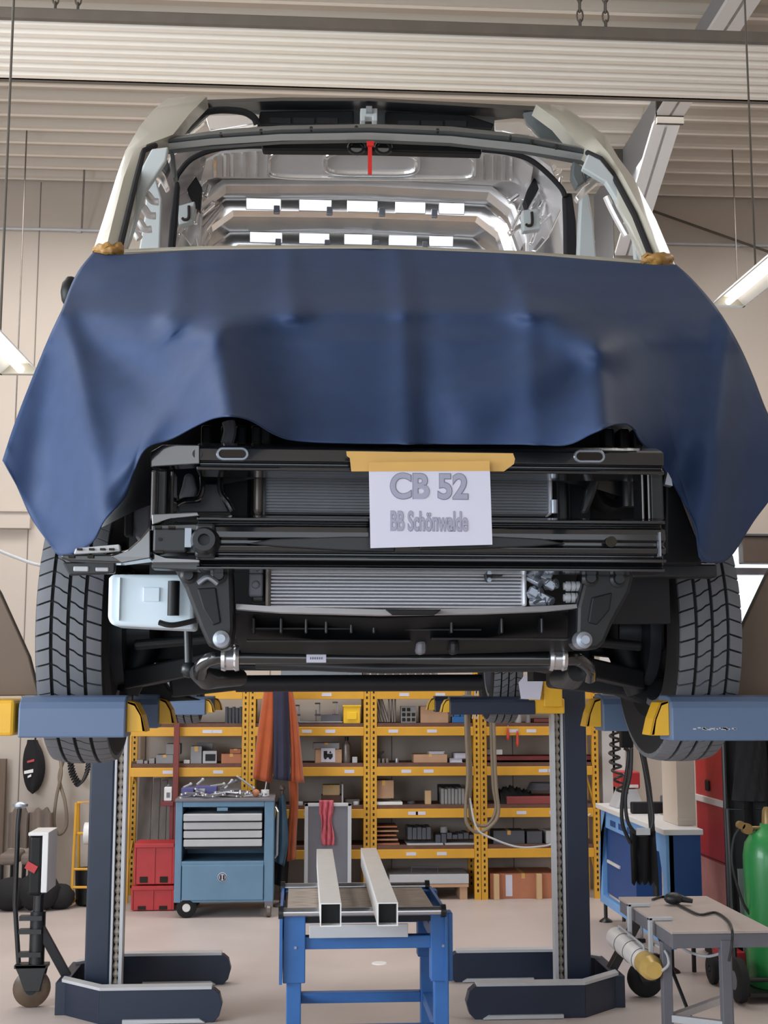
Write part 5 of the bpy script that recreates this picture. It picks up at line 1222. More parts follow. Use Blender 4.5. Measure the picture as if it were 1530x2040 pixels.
# ---- level 3
for k, (u0, u1, v, lab) in enumerate(((272, 285, 1514, 'small grey box at the left end of the left shelf'), (287, 294, 1516, 'tiny grey box second from the left end of the left shelf'), (297, 308, 1511, 'small grey box third from the left end of the left shelf'))):
    item('small_box', 'box', lab, 3, u0, u1, v, M_gbox, .05, .1, group='small grey boxes')
t = item('grey_box', 'box', 'wide grey box behind the red post on the left shelf', 3, 311, 345, 1504, M_gbox, .06, .2, 'carton')
item('grey_box', 'box', 'upright grey box on top of the wide grey box at the red post', 3, 331, 359, 1482, M_gbox, .07, .16, 'box', base=P(328, 1504, YS + .06).z + .001)
item('white_box', 'box', 'low white box right of the red post on the left shelf', 3, 366, 378, 1514, M_white, .05, .12)
item('grey_box', 'box', 'tall grey box on the left shelf right of the red post', 3, 380, 402, 1487, M_gbox, .05, .14, 'carton')
o = item('grey_board', 'board', 'slanted grey board leaning behind the tall grey box', 3, 392, 424, 1480, M_gbox, .26, .02)
item('label_printer', 'device', 'small grey printer-like device with dark front on the left shelf', 3, 404, 432, 1496, M_lgrey, .06, .16)
q = bpy.data.objects['label_printer']; zz = TOP[3]
MB().box(P(408, 1515, YS).x, P(428, 1515, YS).x, YS + .056, YS + .062, zz + .02, zz + .075).build('device_front', M_dark, q)
item('cardboard_box', 'box', 'reddish cardboard box with printed mark at the right end of the left shelf', 3, 441, 481, 1502, M_cardo, .05, .2, 'carton')
item('cardboard_box', 'box', 'small reddish cardboard box on top of the one at the left shelf end', 3, 458, 480, 1492, M_cardo, .07, .14, 'carton', base=P(460, 1502, YS + .05).z + .002)
t = item('cardboard_box', 'box', 'brown cardboard box with white picture label on the second rack bay', 3, 628, 681, 1493, M_card, .05, .2, 'carton')
x0, x1 = P(640, 1500, YS).x, P(668, 1500, YS).x; zz = TOP[3]
lb = MB().box(x0, x1, YS + .047, YS + .0495, zz + .008, zz + .12).build('picture_label', M_paper, t)
b = MB(); b.box(x0 + .02, x1 - .02, YS + .0455, YS + .048, zz + .045, zz + .075).box(x0 + .02, x0 + .05, YS + .0455, YS + .048, zz + .07, zz + .098).cyl((x0 + .035, YS + .045, zz + .042), (x0 + .035, YS + .048, zz + .042), .012, 12).cyl((x1 - .04, YS + .045, zz + .042), (x1 - .04, YS + .048, zz + .042), .012, 12).prism([(x1 - .05, YS + .0455, zz + .08), (x1 - .03, YS + .0455, zz + .08), (x1 - .04, YS + .0455, zz + .1)], (0, .002, 0)); b.build('label_print', M_dark, lb)
item('grey_box', 'box', 'flat grey box on top of the cardboard box with the picture label', 3, 624, 676, 1480, M_gbox, .06, .16, 'carton', base=P(655, 1493, YS + .05).z + .002)
item('spray_bottle', 'bottle', 'brown spray bottle right of the picture-label box', 3, 683, 699, 1468, M_rustst, .05, .1, 'bottle')
item('metal_bracket', 'bracket', 'small pale bracket at the right end of the second bay shelf', 3, 702, 712, 1508, M_lgrey, .05, .06)
b = MB(); c = P(746, 1515, YS + .1); z3 = TOP[3]
b.box(c.x - .04, c.x + .05, c.y, c.y + .06, z3, z3 + .03); b.tube([(c.x - .02, c.y, z3 + .03), (c.x - .03, c.y, z3 + .09), (c.x - .015, c.y, z3 + .15)], [.02, .016, .008], 8).tube([(c.x + .02, c.y, z3 + .03), (c.x + .05, c.y, z3 + .07), (c.x + .08, c.y, z3 + .09)], [.015, .012, .006], 8)
tag(b.build('puller_tool', M_dgbox, loc=(c.x, c.y, z3), smooth=30), 'dark two-armed puller tool at the left end of the middle shelf', 'tool')
for k, u in enumerate((747, 755, 764, 772, 791)):
    item('socket', 'socket', ('first', 'second', 'third', 'fourth', 'fifth')[k] + ' from the left of five small sockets on the middle shelf', 3, u - 3.5, u + 3.5, 1511, M_bolt if k == 4 else M_rustst, .03, .04, 'can', 'sockets on the middle shelf')
item('cardboard_box', 'box', 'flat open cardboard box with a white book on the middle shelf', 3, 824, 891, 1503, M_card, .04, .22, 'carton')
item('white_book', 'book', 'white book lying on the flat cardboard box', 3, 855, 886, 1497, M_white, .06, .14, 'book', base=P(857, 1503, YS + .04).z + .002)
item('manual', 'book', 'grey booklet lying on top of the white booklet at the middle shelf end', 3, 904, 930, 1500, M_gbox, .06, .14, 'book', base=TOP[3] + .031)
item('manual', 'book', 'thicker white booklet under the grey booklet at the middle shelf end', 3, 896, 922, 1511, M_lgrey, .05, .16, 'book', base=TOP[3])
bpy.data.objects['manual'].location.z += 0
item('white_box', 'box', 'small white box on the long red profile of the right shelf', 3, 983, 1001, 1493, M_white, .06, .1, base=P(1000, 1504, YS + .05).z + .001)
item('small_box', 'box', 'small grey box left on the long red profile of the right shelf', 3, 969, 981, 1493, M_gbox, .06, .1, base=P(1000, 1504, YS + .05).z + .001)
mr = mat('oxide_red_paint', sr(120, 48, 50), .55, noise=.15)
b = MB(); x0, x1 = P(966, 1510, YS).x, P(1182, 1510, YS).x; z1 = P(1080, 1504, YS + .05).z
b.box(x0, x1, YS + .05, YS + .09, TOP[3], z1).box(x0, x1, YS + .05, YS + .2, TOP[3], TOP[3] + .02).box(x0, x1, YS + .05, YS + .14, z1 - .01, z1); tag(b.build('steel_profile', mr, loc=(x0, YS + .1, TOP[3]), bevel=.002), 'long dark red steel profile lying on the right rack shelf', 'profile')
# ---- level 4
item('wooden_block', 'block', 'dark wooden block under the cream book box behind the grey trolley', 4, 641, 686, 1585, M_chip, .08, .2)
t = item('book_box', 'box', 'cream box with dark band on the wooden block above the pink rag', 4, 643, 677, 1564, M_woodl, .1, .14, 'carton', base=P(660, 1585, YS + .08).z + .001)
item('thin_board', 'board', 'thin pale upright board beside the cream box', 4, 681, 684, 1562, M_lgrey, .05, .2)
item('steel_strip', 'strip', 'dark flat steel strip lying on the shelf right of the pale upright board', 4, 687, 717, 1592, M_rustst, .1, .1)
item('tin', 'tin', 'small pale tin at the left edge of the grey panel trolley', 4, 592, 604, 1597, M_lgrey, .03, .06, 'can')
item('tin', 'tin', 'small pale tin at the right edge of the grey panel trolley', 4, 704, 716, 1597, M_lgrey, .03, .06, 'can')
o = item('cardboard_box', 'box', 'plain reddish-brown cardboard box standing on the white flat carton', 4, 741, 782, 1555, M_card, .06, .2, 'carton', base=TOP[4] + .05)
o.rotation_euler = (0, 0, .12)
item('white_carton', 'box', 'white flat carton under the reddish-brown box on the middle rack', 4, 739, 802, 1598, M_white, .02, .26, base=TOP[4])
item('wooden_block', 'block', 'upright honey-coloured wooden block on the middle rack', 4, 847, 859, 1575, M_woodl, .06, .07)
item('grinding_disc', 'disc', 'small dark disc lying left of the honey-coloured block', 4, 812, 828, 1597, M_dgbox, .1, .1, 'can')
for k in range(7):
    item('steel_block', 'block', ('first', 'second', 'third', 'fourth', 'fifth', 'sixth', 'seventh')[k] + ' from the left of seven light grey blocks in a row', 4, 879 + k * 6.8, 884.8 + k * 6.8, 1571 + (k % 3 == 1), M_gbox, .05, .18, group='light grey blocks on the middle rack')
item('black_case', 'case', 'black case lying behind the row of light grey blocks', 4, 874, 918, 1564, M_black, .26, .12)
b = MB(); c = P(1030, 1600, YS + .1); rows = []
for j in range(7):
    r = []
    for i in range(15):
        xx = P(996 + i * 4.6, 1590, YS + .1).x; hgt = .14 * math.sin(math.pi * min(1, (j + .5) / 6)) * (1 - .35 * abs(i - 5) / 9) + .016 * math.sin(i * 2.1 + j); r.append((xx, YS + .05 + j * .045, TOP[4] + max(.004, hgt if 0 < j < 6 else .004)))
    rows.append(r)
b.grid(rows); tag(b.build('black_tarp', M_black, loc=(c.x, c.y, TOP[4]), smooth=True), 'crumpled black tarp heaped on the right rack shelf', 'tarp')
b = MB()
for k in range(5):
    t_ = [(P(1082, 1560, YS + .2).x + (.13 - .006 * k) * math.cos(q), YS + .22 + .10 * math.sin(q), TOP[4] + .105 + k * .012) for q in [2 * math.pi * i / 24 for i in range(24)]]; b.tube(t_, .008, 6, closed=True)
tag(b.build('cable_coil', M_mgrey, loc=(P(1082, 1560, YS + .2).x, YS + .22, TOP[4] + .1), smooth=True), 'coil of grey cable lying on the red boxes behind the lift screw', 'cable')
item('red_box', 'box', 'long low red box on the right rack shelf', 4, 1010, 1110, 1587, mat('dull_red', sr(140, 66, 64), .6, noise=.15), .02, .3)
# ---- level 5
for k in range(5):
    item('brown_board', 'board', ('lowest', 'second lowest', 'middle', 'second highest', 'topmost')[k] + ' of the stacked brown boards on the middle rack', 5, 742 + (k * 7 % 5), 796 - (k * 3 % 7), 1682 - k * 8, M_card if k % 2 else M_cardo, .05, .25, base=TOP[5] + .001 + k * .0345, group='stacked brown boards')
    o = bpy.data.objects['brown_board' if k == 0 else 'brown_board.%03d' % k]
for k in range(5):
    item('dark_binder', 'binder', ('first', 'second', 'third', 'fourth', 'fifth')[k] + ' from the left of the five dark binders on the middle rack', 5, 812.5 + k * 9.4, 821 + k * 9.4, 1648 + (k % 2), M_dgbox, .05, .24, base=TOP[5] + .042, group='dark binders in the left white tray')
for k in range(7):
    item('dark_block', 'block', ('first', 'second', 'third', 'fourth', 'fifth', 'sixth', 'seventh')[k] + ' from the left of seven low dark blocks right of the binders', 5, 868 + k * 11.2, 878 + k * 11.2, 1663 - (k % 3) * 2, M_dgbox, .06, .2, base=TOP[5] + (.042 if k > 1 else .0), group='low dark blocks')
item('grey_can', 'can', 'grey can standing on the low dark blocks', 5, 878, 893, 1648, M_gbox, .08, .08, 'can', base=P(885, 1661, YS + .06).z + .004)
item('white_tray', 'tray', 'white tray under the five dark binders', 5, 811, 883, 1681, M_lgrey, .02, .3, base=TOP[5])
item('white_tray', 'tray', 'white tray under the low dark blocks at the rack post', 5, 887, 952, 1681, M_lgrey, .02, .3, base=TOP[5])
item('grey_box', 'box', 'wide dark grey box on the lower right rack shelf', 5, 983, 1045, 1655, M_dgbox, .05, .2, 'carton')
item('grey_box', 'box', 'narrow dark grey box beside the lift screw on the lower right shelf', 5, 1050, 1080, 1656, M_dgbox, .05, .2)
item('white_box', 'box', 'pale box at the lift screw on the lower right shelf', 5, 1088, 1106, 1655, M_lgrey, .05, .2)
# ---- floor level
t = item('long_crate', 'crate', 'long light grey crate on a wooden pallet under the middle rack', 0, 776, 934, 1742, M_lgrey, .02, .36, base=.125)
b = MB(); x0, x1 = P(776, 1770, YS).x, P(934, 1770, YS).x
MB().tube([P(820, 1741, YS + .15), P(820, 1727, YS + .15), P(872, 1727, YS + .15), P(872, 1741, YS + .15)], .008, 8).build('crate_handle', M_mgrey, t)
t = thing('pallet', 'wooden pallet under the long light grey crate', 'pallet', ((x0 + x1) / 2, YS + .2, 0))
for k in range(4): MB().box(x0, x1, YS + .01 + k * .1, YS + .09 + k * .1, .10, .122).build('deck_board', M_card, t)
for x in (x0, (x0 + x1) / 2 - .03, x1 - .07): MB().box(x, x + .06, YS + .02, YS + .39, 0, .099).build('bearer', M_card, t)
t = item('orange_crate', 'crate', 'big orange-brown carton with white label under the right rack', 0, 976, 1108, 1740, M_cardo, .04, .36, 'carton')
x0 = P(1015, 1770, YS).x; MB().box(x0 - .025, x0 + .03, YS + .037, YS + .0395, .02, .19).build('carton_label', M_paper, t)
for k, u in enumerate((989, 1074)):
    x0 = P(u, 1770, YS).x; tag(MB().box(x0 - .02, x0 + .022, YS - .02, YS + .035, 0, .2).build('timber_stud', M_woodl, loc=(x0, YS, 0), bevel=.003), ('left' if k == 0 else 'right') + ' timber stud standing before the big orange-brown carton', 'stud', 'timber studs')

# ================================================================== grey panel trolley with pink rag
yp = YS - .25
t = thing('panel_trolley', 'dark grey flat panel trolley with pale frame in front of the second rack bay', 'trolley', (P(655, 1700, yp).x, yp, 0))
x0, x1, z1 = P(606, 1700, yp).x, P(700, 1700, yp).x, P(650, 1600, yp).z
MB().box(x0 + .02, x1 - .02, yp, yp + .03, .12, z1 - .02).build('panel', M_mgrey, t)
b = MB().box(x0, x0 + .03, yp - .01, yp + .04, .05, z1).box(x1 - .03, x1, yp - .01, yp + .04, .05, z1).box(x0, x1, yp - .01, yp + .04, z1 - .025, z1).box(x0, x1, yp - .01, yp + .04, .09, .12); b.build('trolley_frame', M_lgrey, t, bevel=.003)
for x in (x0 + .03, x1 - .03):
    MB().lathe([(.015, -.012), (.045, -.012), (.05, 0), (.045, .012), (.015, .012)], (x, yp + .02, .05), 'x', 20, closed=True).build('wheel', M_rubber, t, smooth=30)
    MB().box(x - .02, x + .02, yp - .10, yp + .16, .05, .07).build('wheel_bracket', M_satin, t)
rows = []; cx = P(650, 1600, yp).x
for j in range(22):
    v = 1594 + j * 4.3; wdt = (14 if j < 7 else 11.5 + 1.5 * math.sin(j * .45)); cu = 650 + (0 if j < 7 else .25 * (j - 7)); rows.append([P(cu + wdt * (i / 6 - 1), v, yp - .025 - .018 * math.sin(i * 1.3 + j * .25)) for i in range(13)])
tag(MB().grid(rows).build('pink_rag', M_pink, loc=(cx, yp - .03, z1), smooth=True, solid=.006), 'pink rag hanging over the grey panel trolley', 'rag')

# ================================================================== blue tool trolley with its tools
yt = 10.05
def TP(u, v): return P(u, v, yt)
x0, x1 = TP(348, 1700).x, TP(545, 1700).x; zt_ = TP(440, 1597).z; zb = TP(440, 1798).z
xi0, xi1 = TP(362, 1700).x, TP(526, 1700).x
t = thing('tool_trolley', 'blue workshop tool trolley with four grey drawer fronts and round emblem', 'trolley', ((x0 + x1) / 2, yt + .25, 0))
dpt = .5
b = MB().box(x0, xi0, yt, yt + dpt, zb, zt_).box(xi1, x1, yt, yt + dpt, zb, zt_).box(xi0, xi1, yt + dpt - .02, yt + dpt, zb, zt_).box(xi0, xi1, yt, yt + dpt, zt_ - .04, zt_).box(xi0, xi1, yt, yt + dpt, zb, zb + .02)
zs = TP(440, 1720).z; b.box(xi0, xi1, yt - .004, yt + dpt, zs - .02, zs + .016); b.build('cabinet_body', M_tblue, t, bevel=.006)
MB().box(x0 - .005, x1 + .005, yt - .01, yt + dpt + .01, zt_, zt_ + .02).build('top_tray', M_mgrey, t, bevel=.004)
for k, v in enumerate((1628, 1645, 1662, 1679)):
    a = TP(366, v - 6.5); c = TP(522, v + 6.5); 
    dr = MB().box(a.x, c.x, yt - (.03 if k == 0 else .012), yt + dpt - .05, c.z, a.z).build('drawer', M_lgrey, t, bevel=.006)
    MB().box(a.x + .01, c.x - .01, yt + .0, yt + dpt - .06, c.z - .018, c.z - .001).build('drawer_slot', M_dark, dr)
a = TP(362, 1724); c = TP(524, 1792); dd = MB().box(a.x + .004, c.x, yt - .012, yt + .01, c.z, a.z).build('lower_door', M_tblue, t, bevel=.004)
p = TP(443, 1747)
e = MB().lathe([(0, -.003), (.032, -.003), (.034, 0)], (p.x, yt - .012, p.z), 'y', 28).build('emblem', M_paper, dd)
b = MB().lathe([(.025, -.0045), (.030, -.0045), (.030, -.002), (.025, -.002)], (p.x, yt - .012, p.z), 'y', 28, closed=True); b.box(p.x - .017, p.x - .005, yt - .017, yt - .0145, p.z - .018, p.z + .016).box(p.x + .005, p.x + .017, yt - .017, yt - .0145, p.z - .018, p.z + .016); b.build('emblem_mark', M_dark, e)
p = TP(443, 1612); MB().box(p.x - .04, p.x + .04, yt - .004, yt + .006, p.z - .012, p.z + .012).build('lock_plate', M_tblue, t)
MB().tube([(x1 + .012, yt + .06, zt_ - .05), (x1 + .03, yt + .03, zt_ - .08), (x1 + .025, yt + .03, zt_ - .40), (x1 + .01, yt + .06, zt_ - .42)], .009, 8).build('side_handle', M_steel, t, smooth=True)
for u, v, r, n_, mm in ((371, 1822, .075, 'wheel', M_rubber), (535, 1818, .045, 'castor', M_rustst)):
    for k, yy in enumerate((yt + .02, yt + dpt - .06)):
        xx = TP(u, v).x; o = MB().lathe([(.02, -.02), (r * .8, -.02), (r, -.012), (r, .012), (r * .8, .02), (.02, .02)], (xx, yy, r), 'y' if n_ == 'wheel' else 'x', 28, closed=True).build(n_, mm, t, smooth=30)
        if n_ == 'wheel': MB().lathe([(0, -.024), (r * .38, -.024), (r * .42, -.018)], (xx, yy, r), 'y', 20).build('hub_cap', M_white, o)
        else: MB().box(xx - .03, xx + .03, yy - .02, yy + .03, r * 2 - .02, zb + .005).build('castor_bracket', M_mgrey, t)
        if n_ == 'wheel': MB().box(xx - .02, xx + .06, yy + .022, yy + .03, r - .02, zb + .01).build('axle_bracket', M_satin, t)
ztop = zt_ + .021
def tool_box(u0, u1, v, m, lab, dy, dp, h=None, cat='case', name='tool_case'):
    a = P(u0, v, yt + dy); c = P(u1, v, yt + dy); o = MB().box(a.x, c.x, yt + dy, yt + dy + dp, ztop, a.z).build(name, m, loc=((a.x + c.x) / 2, yt + dy + dp / 2, ztop), bevel=.004); tag(o, lab, cat); return o
o = tool_box(361, 386, 1570, M_purple, 'dark blue plastic case at the left on the tool trolley', .22, .16)
o = tool_box(388, 432, 1567, M_purple, 'wider violet-blue case in the middle of the tool trolley top', .22, .16)
MB().box(P(390, 1580, yt + .22).x, P(408, 1580, yt + .22).x, yt + .217, yt + .221, ztop + .02, ztop + .06).build('case_label', M_lgrey, o)
o = tool_box(437, 476, 1573, M_dgbox, 'grey flat tool set behind the spanners on the tool trolley', .18, .12, name='tool_set')
rnd = random.Random(17)
names = ['spanner'] * 14
pos = []
for k in range(14):
    u0 = 368 + k * 11.0 + rnd.uniform(-3, 3); dy = rnd.uniform(.03, .42); ang = rnd.uniform(-.7, .7) + (math.pi / 2 if k % 4 == 3 else 0); L = rnd.uniform(.10, .2)
    c = P(u0, 1590, yt + dy); c.z = ztop + .012 + (k % 4) * .011
    d = Vector((math.cos(ang), math.sin(ang), .16 if k % 3 == 0 else .0)) * (L / 2)
    if c.x - abs(d.x) < x0 + .02: c.x = x0 + .03 + abs(d.x)
    if c.x + abs(d.x) > x1 - .02: c.x = x1 - .03 - abs(d.x)
    if c.y + abs(d.y) > yt + .2: c.y = yt + .17 - abs(d.y) * .5
    if c.y - abs(d.y) < yt + .0: c.y = yt + .01 + abs(d.y)
    b = MB().bar(c - d, c + d, .014, .009)
    for s in (-1, 1): b.lathe([(.008, -.006), (.018, -.006), (.018, .006), (.008, .006)], (c.x + s * d.x, c.y + s * d.y, c.z + s * d.z), 'z', 12, closed=True)
    b = b.build('spanner', M_steel, loc=c); tag(b, 'steel spanner lying among the loose spanners on the blue tool trolley', 'spanner', 'loose spanners on the tool trolley')
for k, (u0, v0, u1, v1) in enumerate(((392, 1563, 404, 1553), (366, 1568, 380, 1562), (437, 1572, 470, 1556), (472, 1546, 505, 1570), (448, 1571, 462, 1555), (420, 1566, 446, 1562))):
    a = P(u0, v0, yt + .27); c = P(u1, v1, yt + .30 + k * .012)
    b = MB().bar(a, c, .02 if k == 3 else .014, .012)
    b.ball(c, .014, 8)
    o = b.build('hand_tool', M_lgrey if k != 2 else M_mgrey, loc=a, bevel=.002); tag(o, ('pale file sticking up behind the violet-blue case', 'short pale tool on the dark blue case', 'grey file leaning over the flat tool set', 'long pale steel bar slanting off the right end of the trolley top', 'thin pale rod leaning at the flat tool set', 'pale chisel lying across the violet-blue case')[k], 'tool')
p = P(528, 1590, yt + .2); t2 = thing('grease_pot', 'small white pot with a brush at the right end of the tool trolley', 'pot', (p.x, p.y, ztop))
MB().lathe([(.028, 0), (.032, .005), (.032, .05), (.028, .05)], (p.x, p.y, ztop), 'z', 16).build('pot_body', M_white, t2, smooth=30); MB().cyl((p.x, p.y, ztop + .05), (p.x + .01, p.y, ztop + .11), .005, 8).build('brush_handle', M_bolt, t2)
p = P(510, 1585, yt + .15); b = MB().ball((p.x, p.y, ztop + .03), (.03, .03, .03), 10); tag(b.build('rag_ball', M_cardo, loc=(p.x, p.y, ztop), smooth=True), 'small reddish rag ball on the tool trolley top', 'rag')
# ================================================================== red crates, planks and white canister left of the trolley
yr = YS - .38
def red_crate(u0, u1, v0, v1, lab, z0):
    a = P(u0, v0, yr); c = P(u1, v1, yr); x0, x1 = a.x, c.x; z1 = z0 + (a.z - c.z); cx = (x0 + x1) / 2
    t = thing('red_crate', lab, 'crate', (cx, yr + .13, z0), 'red plastic crates')
    MB().box(x0 + .012, x1 - .012, yr + .01, yr + .26, z0 + .005, z1 - .02).build('crate_body', M_red, t, bevel=.006)
    b = MB().box(x0, x1, yr, yr + .27, z1 - .04, z1 - .005); b.build('crate_rim', M_red, t, bevel=.006)
    for f in (.25, .75):
        xx = x0 + (x1 - x0) * f; MB().box(xx - .03, xx + .03, yr + .004, yr + .015, z0 + (z1 - z0) * .06, z0 + (z1 - z0) * .2).build('grip_slot', M_hole, t)
    for f in (0, .48, .96): MB().box(x0 + (x1 - x0) * f, x0 + (x1 - x0) * f + .014, yr + .002, yr + .02, z0 + .01, z1 - .03).build('corner_rib', M_red, t)
    return z1
zc1 = red_crate(262, 346, 1752, 1803, 'lower red plastic crate on the floor left of the tool trolley', 0)
red_crate(268, 346, 1668, 1752, 'upper red plastic crate stacked left of the tool trolley', zc1)
for k, (u0, u1, v) in enumerate(((276, 302, 1548), (304, 318, 1552), (320, 332, 1556), (333, 346, 1550))):
    a = P(u0, v, YS + .2); c = P(u1, v, YS + .2)
    b = MB().prism([(a.x, YS + .1, 0), (c.x, YS + .1, 0), (c.x, YS + .28, a.z), (a.x, YS + .28, a.z)], (0, .025, 0)); tag(b.build('grey_plank', M_plank, loc=((a.x + c.x) / 2, YS + .1, 0), bevel=.003), ('widest grey plank at the left behind the red crates', 'second grey plank from the left behind the red crates', 'third grey plank from the left behind the red crates', 'rightmost grey plank behind the red crates')[k], 'plank', 'planks leaning behind the red crates')
ys_ = YS - .10; a = P(320, 1597, ys_); c = P(345, 1606, ys_)
b = MB().box(a.x, c.x, ys_, ys_ + .12, c.z, a.z).box(c.x - .03, c.x, ys_ + .02, ys_ + .10, 0, c.z); b.box(c.x - .1, c.x + .02, ys_, ys_ + .12, 0, .01)
so = tag(b.build('red_stand', mr, loc=(c.x, ys_, 0), bevel=.003), 'small dark red bracket stand left of the tool trolley', 'stand')
p0 = P(327, 1568, ys_ + .02); p1 = P(342, 1597, ys_ + .02)
t = thing('white_canister', 'small white canister on the dark red bracket stand', 'canister', ((p0.x + p1.x) / 2, ys_ + .06, a.z)); MB().box(p0.x, p1.x, ys_ + .02, ys_ + .09, a.z + .001, p0.z).build('canister_body', M_white, t, bevel=.008)
MB().box(p0.x + .02, p1.x - .015, ys_ + .017, ys_ + .022, a.z + .03, a.z + .07).build('canister_mark', M_mgrey, t); MB().cyl(((p0.x + p1.x) / 2, ys_ + .05, p0.z), ((p0.x + p1.x) / 2, ys_ + .05, p0.z + .02), .012, 10).build('canister_cap', M_mgrey, t)
# ================================================================== hanging clothes
def garment(name, pts_l, pts_r, y_, m, lab, cat, amp=.02, nfold=5, parent=None, thick=.012):
    rows = []; n = 16; L = len(pts_l)
    pl_ = curve_pts([(a, c, 0) for a, c in pts_l], 5); pr__ = curve_pts([(a, c, 0) for a, c in pts_r], 5)
    for j, (a, c) in enumerate(zip(pl_, pr__)):
        f = j / (len(pl_) - 1); rows.append([P(lerp(a.x, c.x, i / n), lerp(a.y, c.y, i / n), y_ - (amp * (.35 + f)) * math.sin(i / n * math.pi * nfold + j * .08) - .05 * math.sin(math.pi * i / n)) for i in range(n + 1)])
    b = MB().grid(rows); o = b.build(name, m, parent=parent, loc=None if parent else P(pts_l[0][0], pts_l[0][1], y_), smooth=True, solid=thick)
    if lab: tag(o, lab, cat)
    return o
yj = YS - .30
ja = thing('orange_jacket', 'orange and dark blue work jacket hanging on the rack', 'jacket', P(555, 1370, yj))
garment('left_panel', [(528, 1372), (520, 1420), (512, 1480), (505, 1552)], [(548, 1372), (550, 1420), (548, 1490), (540, 1560)], yj, M_orange, None, None, .02, 3, parent=ja)
garment('right_panel', [(572, 1372), (575, 1420), (580, 1490), (580, 1556)], [(580, 1372), (590, 1420), (598, 1490), (605, 1560)], yj, M_orange, None, None, .02, 3, parent=ja)
garment('centre_panel', [(544, 1372), (545, 1430), (546, 1500), (545, 1552)], [(576, 1372), (576, 1430), (578, 1500), (578, 1556)], yj - .035, M_navyf, None, None, .015, 4, parent=ja)
p = P(560, 1374, yj - .02); MB().box(p.x - .12, p.x + .12, yj - .03, yj + .02, p.z, p.z + .02).bar((p.x, yj, p.z + .01), (p.x, YS - .02, LV[1]), .012, .012).build('hanger', M_satin, ja)
garment('orange_trousers', [(575, 1542), (578, 1600), (574, 1660), (572, 1716)], [(592, 1542), (593, 1600), (590, 1660), (588, 1712)], yj + .08, M_orange, 'narrow orange trousers hanging below the orange jacket', 'trousers', .012, 3)
garment('blue_overall', [(556, 1590), (550, 1630), (546, 1680), (548, 1716)], [(566, 1582), (572, 1630), (574, 1680), (566, 1726)], yj + .05, M_jean, 'faded blue overall hanging beside the tool trolley', 'overall', .015, 4)
p = P(562, 1578, yj + .08); b = MB().cyl((p.x, p.y, .0), (p.x, p.y, p.z + .03), .014, 10).ball((p.x, p.y, p.z + .03), .025, 10).lathe([(.06, 0), (.06, .015), (.02, .03)], (p.x, p.y, 0), 'z', 18); tag(b.build('coat_post', M_rustst, loc=(p.x, p.y, 0), smooth=30), 'thin steel coat post right of the tool trolley', 'post')
garment('dark_coat', [(548, 1690), (545, 1720), (543, 1760)], [(572, 1690), (575, 1720), (572, 1770)], yj + .12, M_black, 'dark coat hanging low behind the blue overall', 'coat', .012, 4)
# ================================================================== left side things
p = P(62, 1475, 11.2)
rows = []
for j in range(14):
    f = j / 13; wv = math.sin(math.pi * min(1, max(.05, f * 1.02))) ** .45; cu = 64 + 3 * math.sin(f * 3); rows.append([P(cu + (22 * wv) * (i / 5 - 1), 1474 + f * 108, 11.22 - .06 * math.sin(math.pi * i / 10)) for i in range(11)])
bg_ = thing('black_bag', 'black bag hanging on the back wall at the left', 'bag', P(62, 1474, 11.22)); MB().loft(rows, (0, .03, 0)).build('bag_body', M_black, bg_, smooth=60)
for u0, v0, u1, v1, m in ((54, 1512, 68, 1520, M_red), (48, 1532, 66, 1542, M_white), (55, 1542, 62, 1550, M_white)):
    MB().ppoly([(u0, v0 + 4), (u1, v0), (u1, v1 - 3), (u0, v1)], 11.145, .01).build('bag_badge', m, bg_)
MB().tube([P(70, 1476, 11.22), P(76, 1430, 11.25), P(77, 1400, 11.28)], .008, 8).build('bag_strap', M_black, bg_)
hose('wall_hose', [P(118, 1500, 11.15), P(122, 1540, 11.1), P(112, 1590, 11.1), P(108, 1640, 11.1), P(118, 1662, 11.1), P(132, 1645, 11.1), P(130, 1600, 11.1), P(118, 1550, 11.15), P(128, 1510, 11.2), P(130, 1490, 11.25)], .014, M_hose, 'grey hose hanging in a crossed loop at the left back wall')
b = MB(); pts = curve_pts([P(140, 1510, 11.15), P(144, 1540, 11.15), P(158, 1562, 11.15), P(172, 1542, 11.15), P(178, 1512, 11.15)], 40); 
b.tube([p_ + Vector((.02 * math.cos(i * .9), .02 * math.sin(i * .9), .02 * math.cos(i * .9))) for i, p_ in enumerate(pts)], .008, 6); tag(b.build('coiled_cable', M_blackh, loc=P(140, 1510, 11.15), smooth=True), 'black spiral cable hanging under the front left tyre', 'cable')
y_ = 10.9; zt_ = P(70, 1605, y_).z; zs_ = P(70, 1690, y_).z
def cov_chair(u0, u1, lab, yy, m):
    a = P(u0, 1608, yy); c = P(u1, 1608, yy); t = thing('covered_chair', lab, 'chair', ((a.x + c.x) / 2, yy, 0))
    zt_ = a.z; zs_ = P(u0, 1690, yy).z; w = c.x - a.x; rows = []
    for j in range(10):
        f = j / 9; rows.append([(a.x + w * i / 12, yy + .02 * math.sin(i), lerp(zt_ - .03 * abs(i / 6 - 1) ** 2 - .015 * (1 + math.sin(i * 1.3)), zs_, f)) for i in range(13)])
    MB().loft(rows, (0, .07, 0)).build('backrest', m, t, smooth=60)
    MB().box(a.x + .01, c.x - .01, yy - .36, yy + .0, zs_ - .09, zs_).build('seat', m, t, bevel=.03, seg=3)
    for x in (a.x + .03, c.x - .03):
        for y2 in (yy - .32, yy + .05): MB().cyl((x, y2, 0), (x, y2, zs_ - .08), .014, 8).build('leg', M_satin, t)
    return t
cov_chair(18, 58, 'brown upholstered chair at the far left behind the pump handle', 11.0, M_chair)
cov_chair(60, 104, 'brown upholstered chair behind the black control box', 10.95, M_chair)
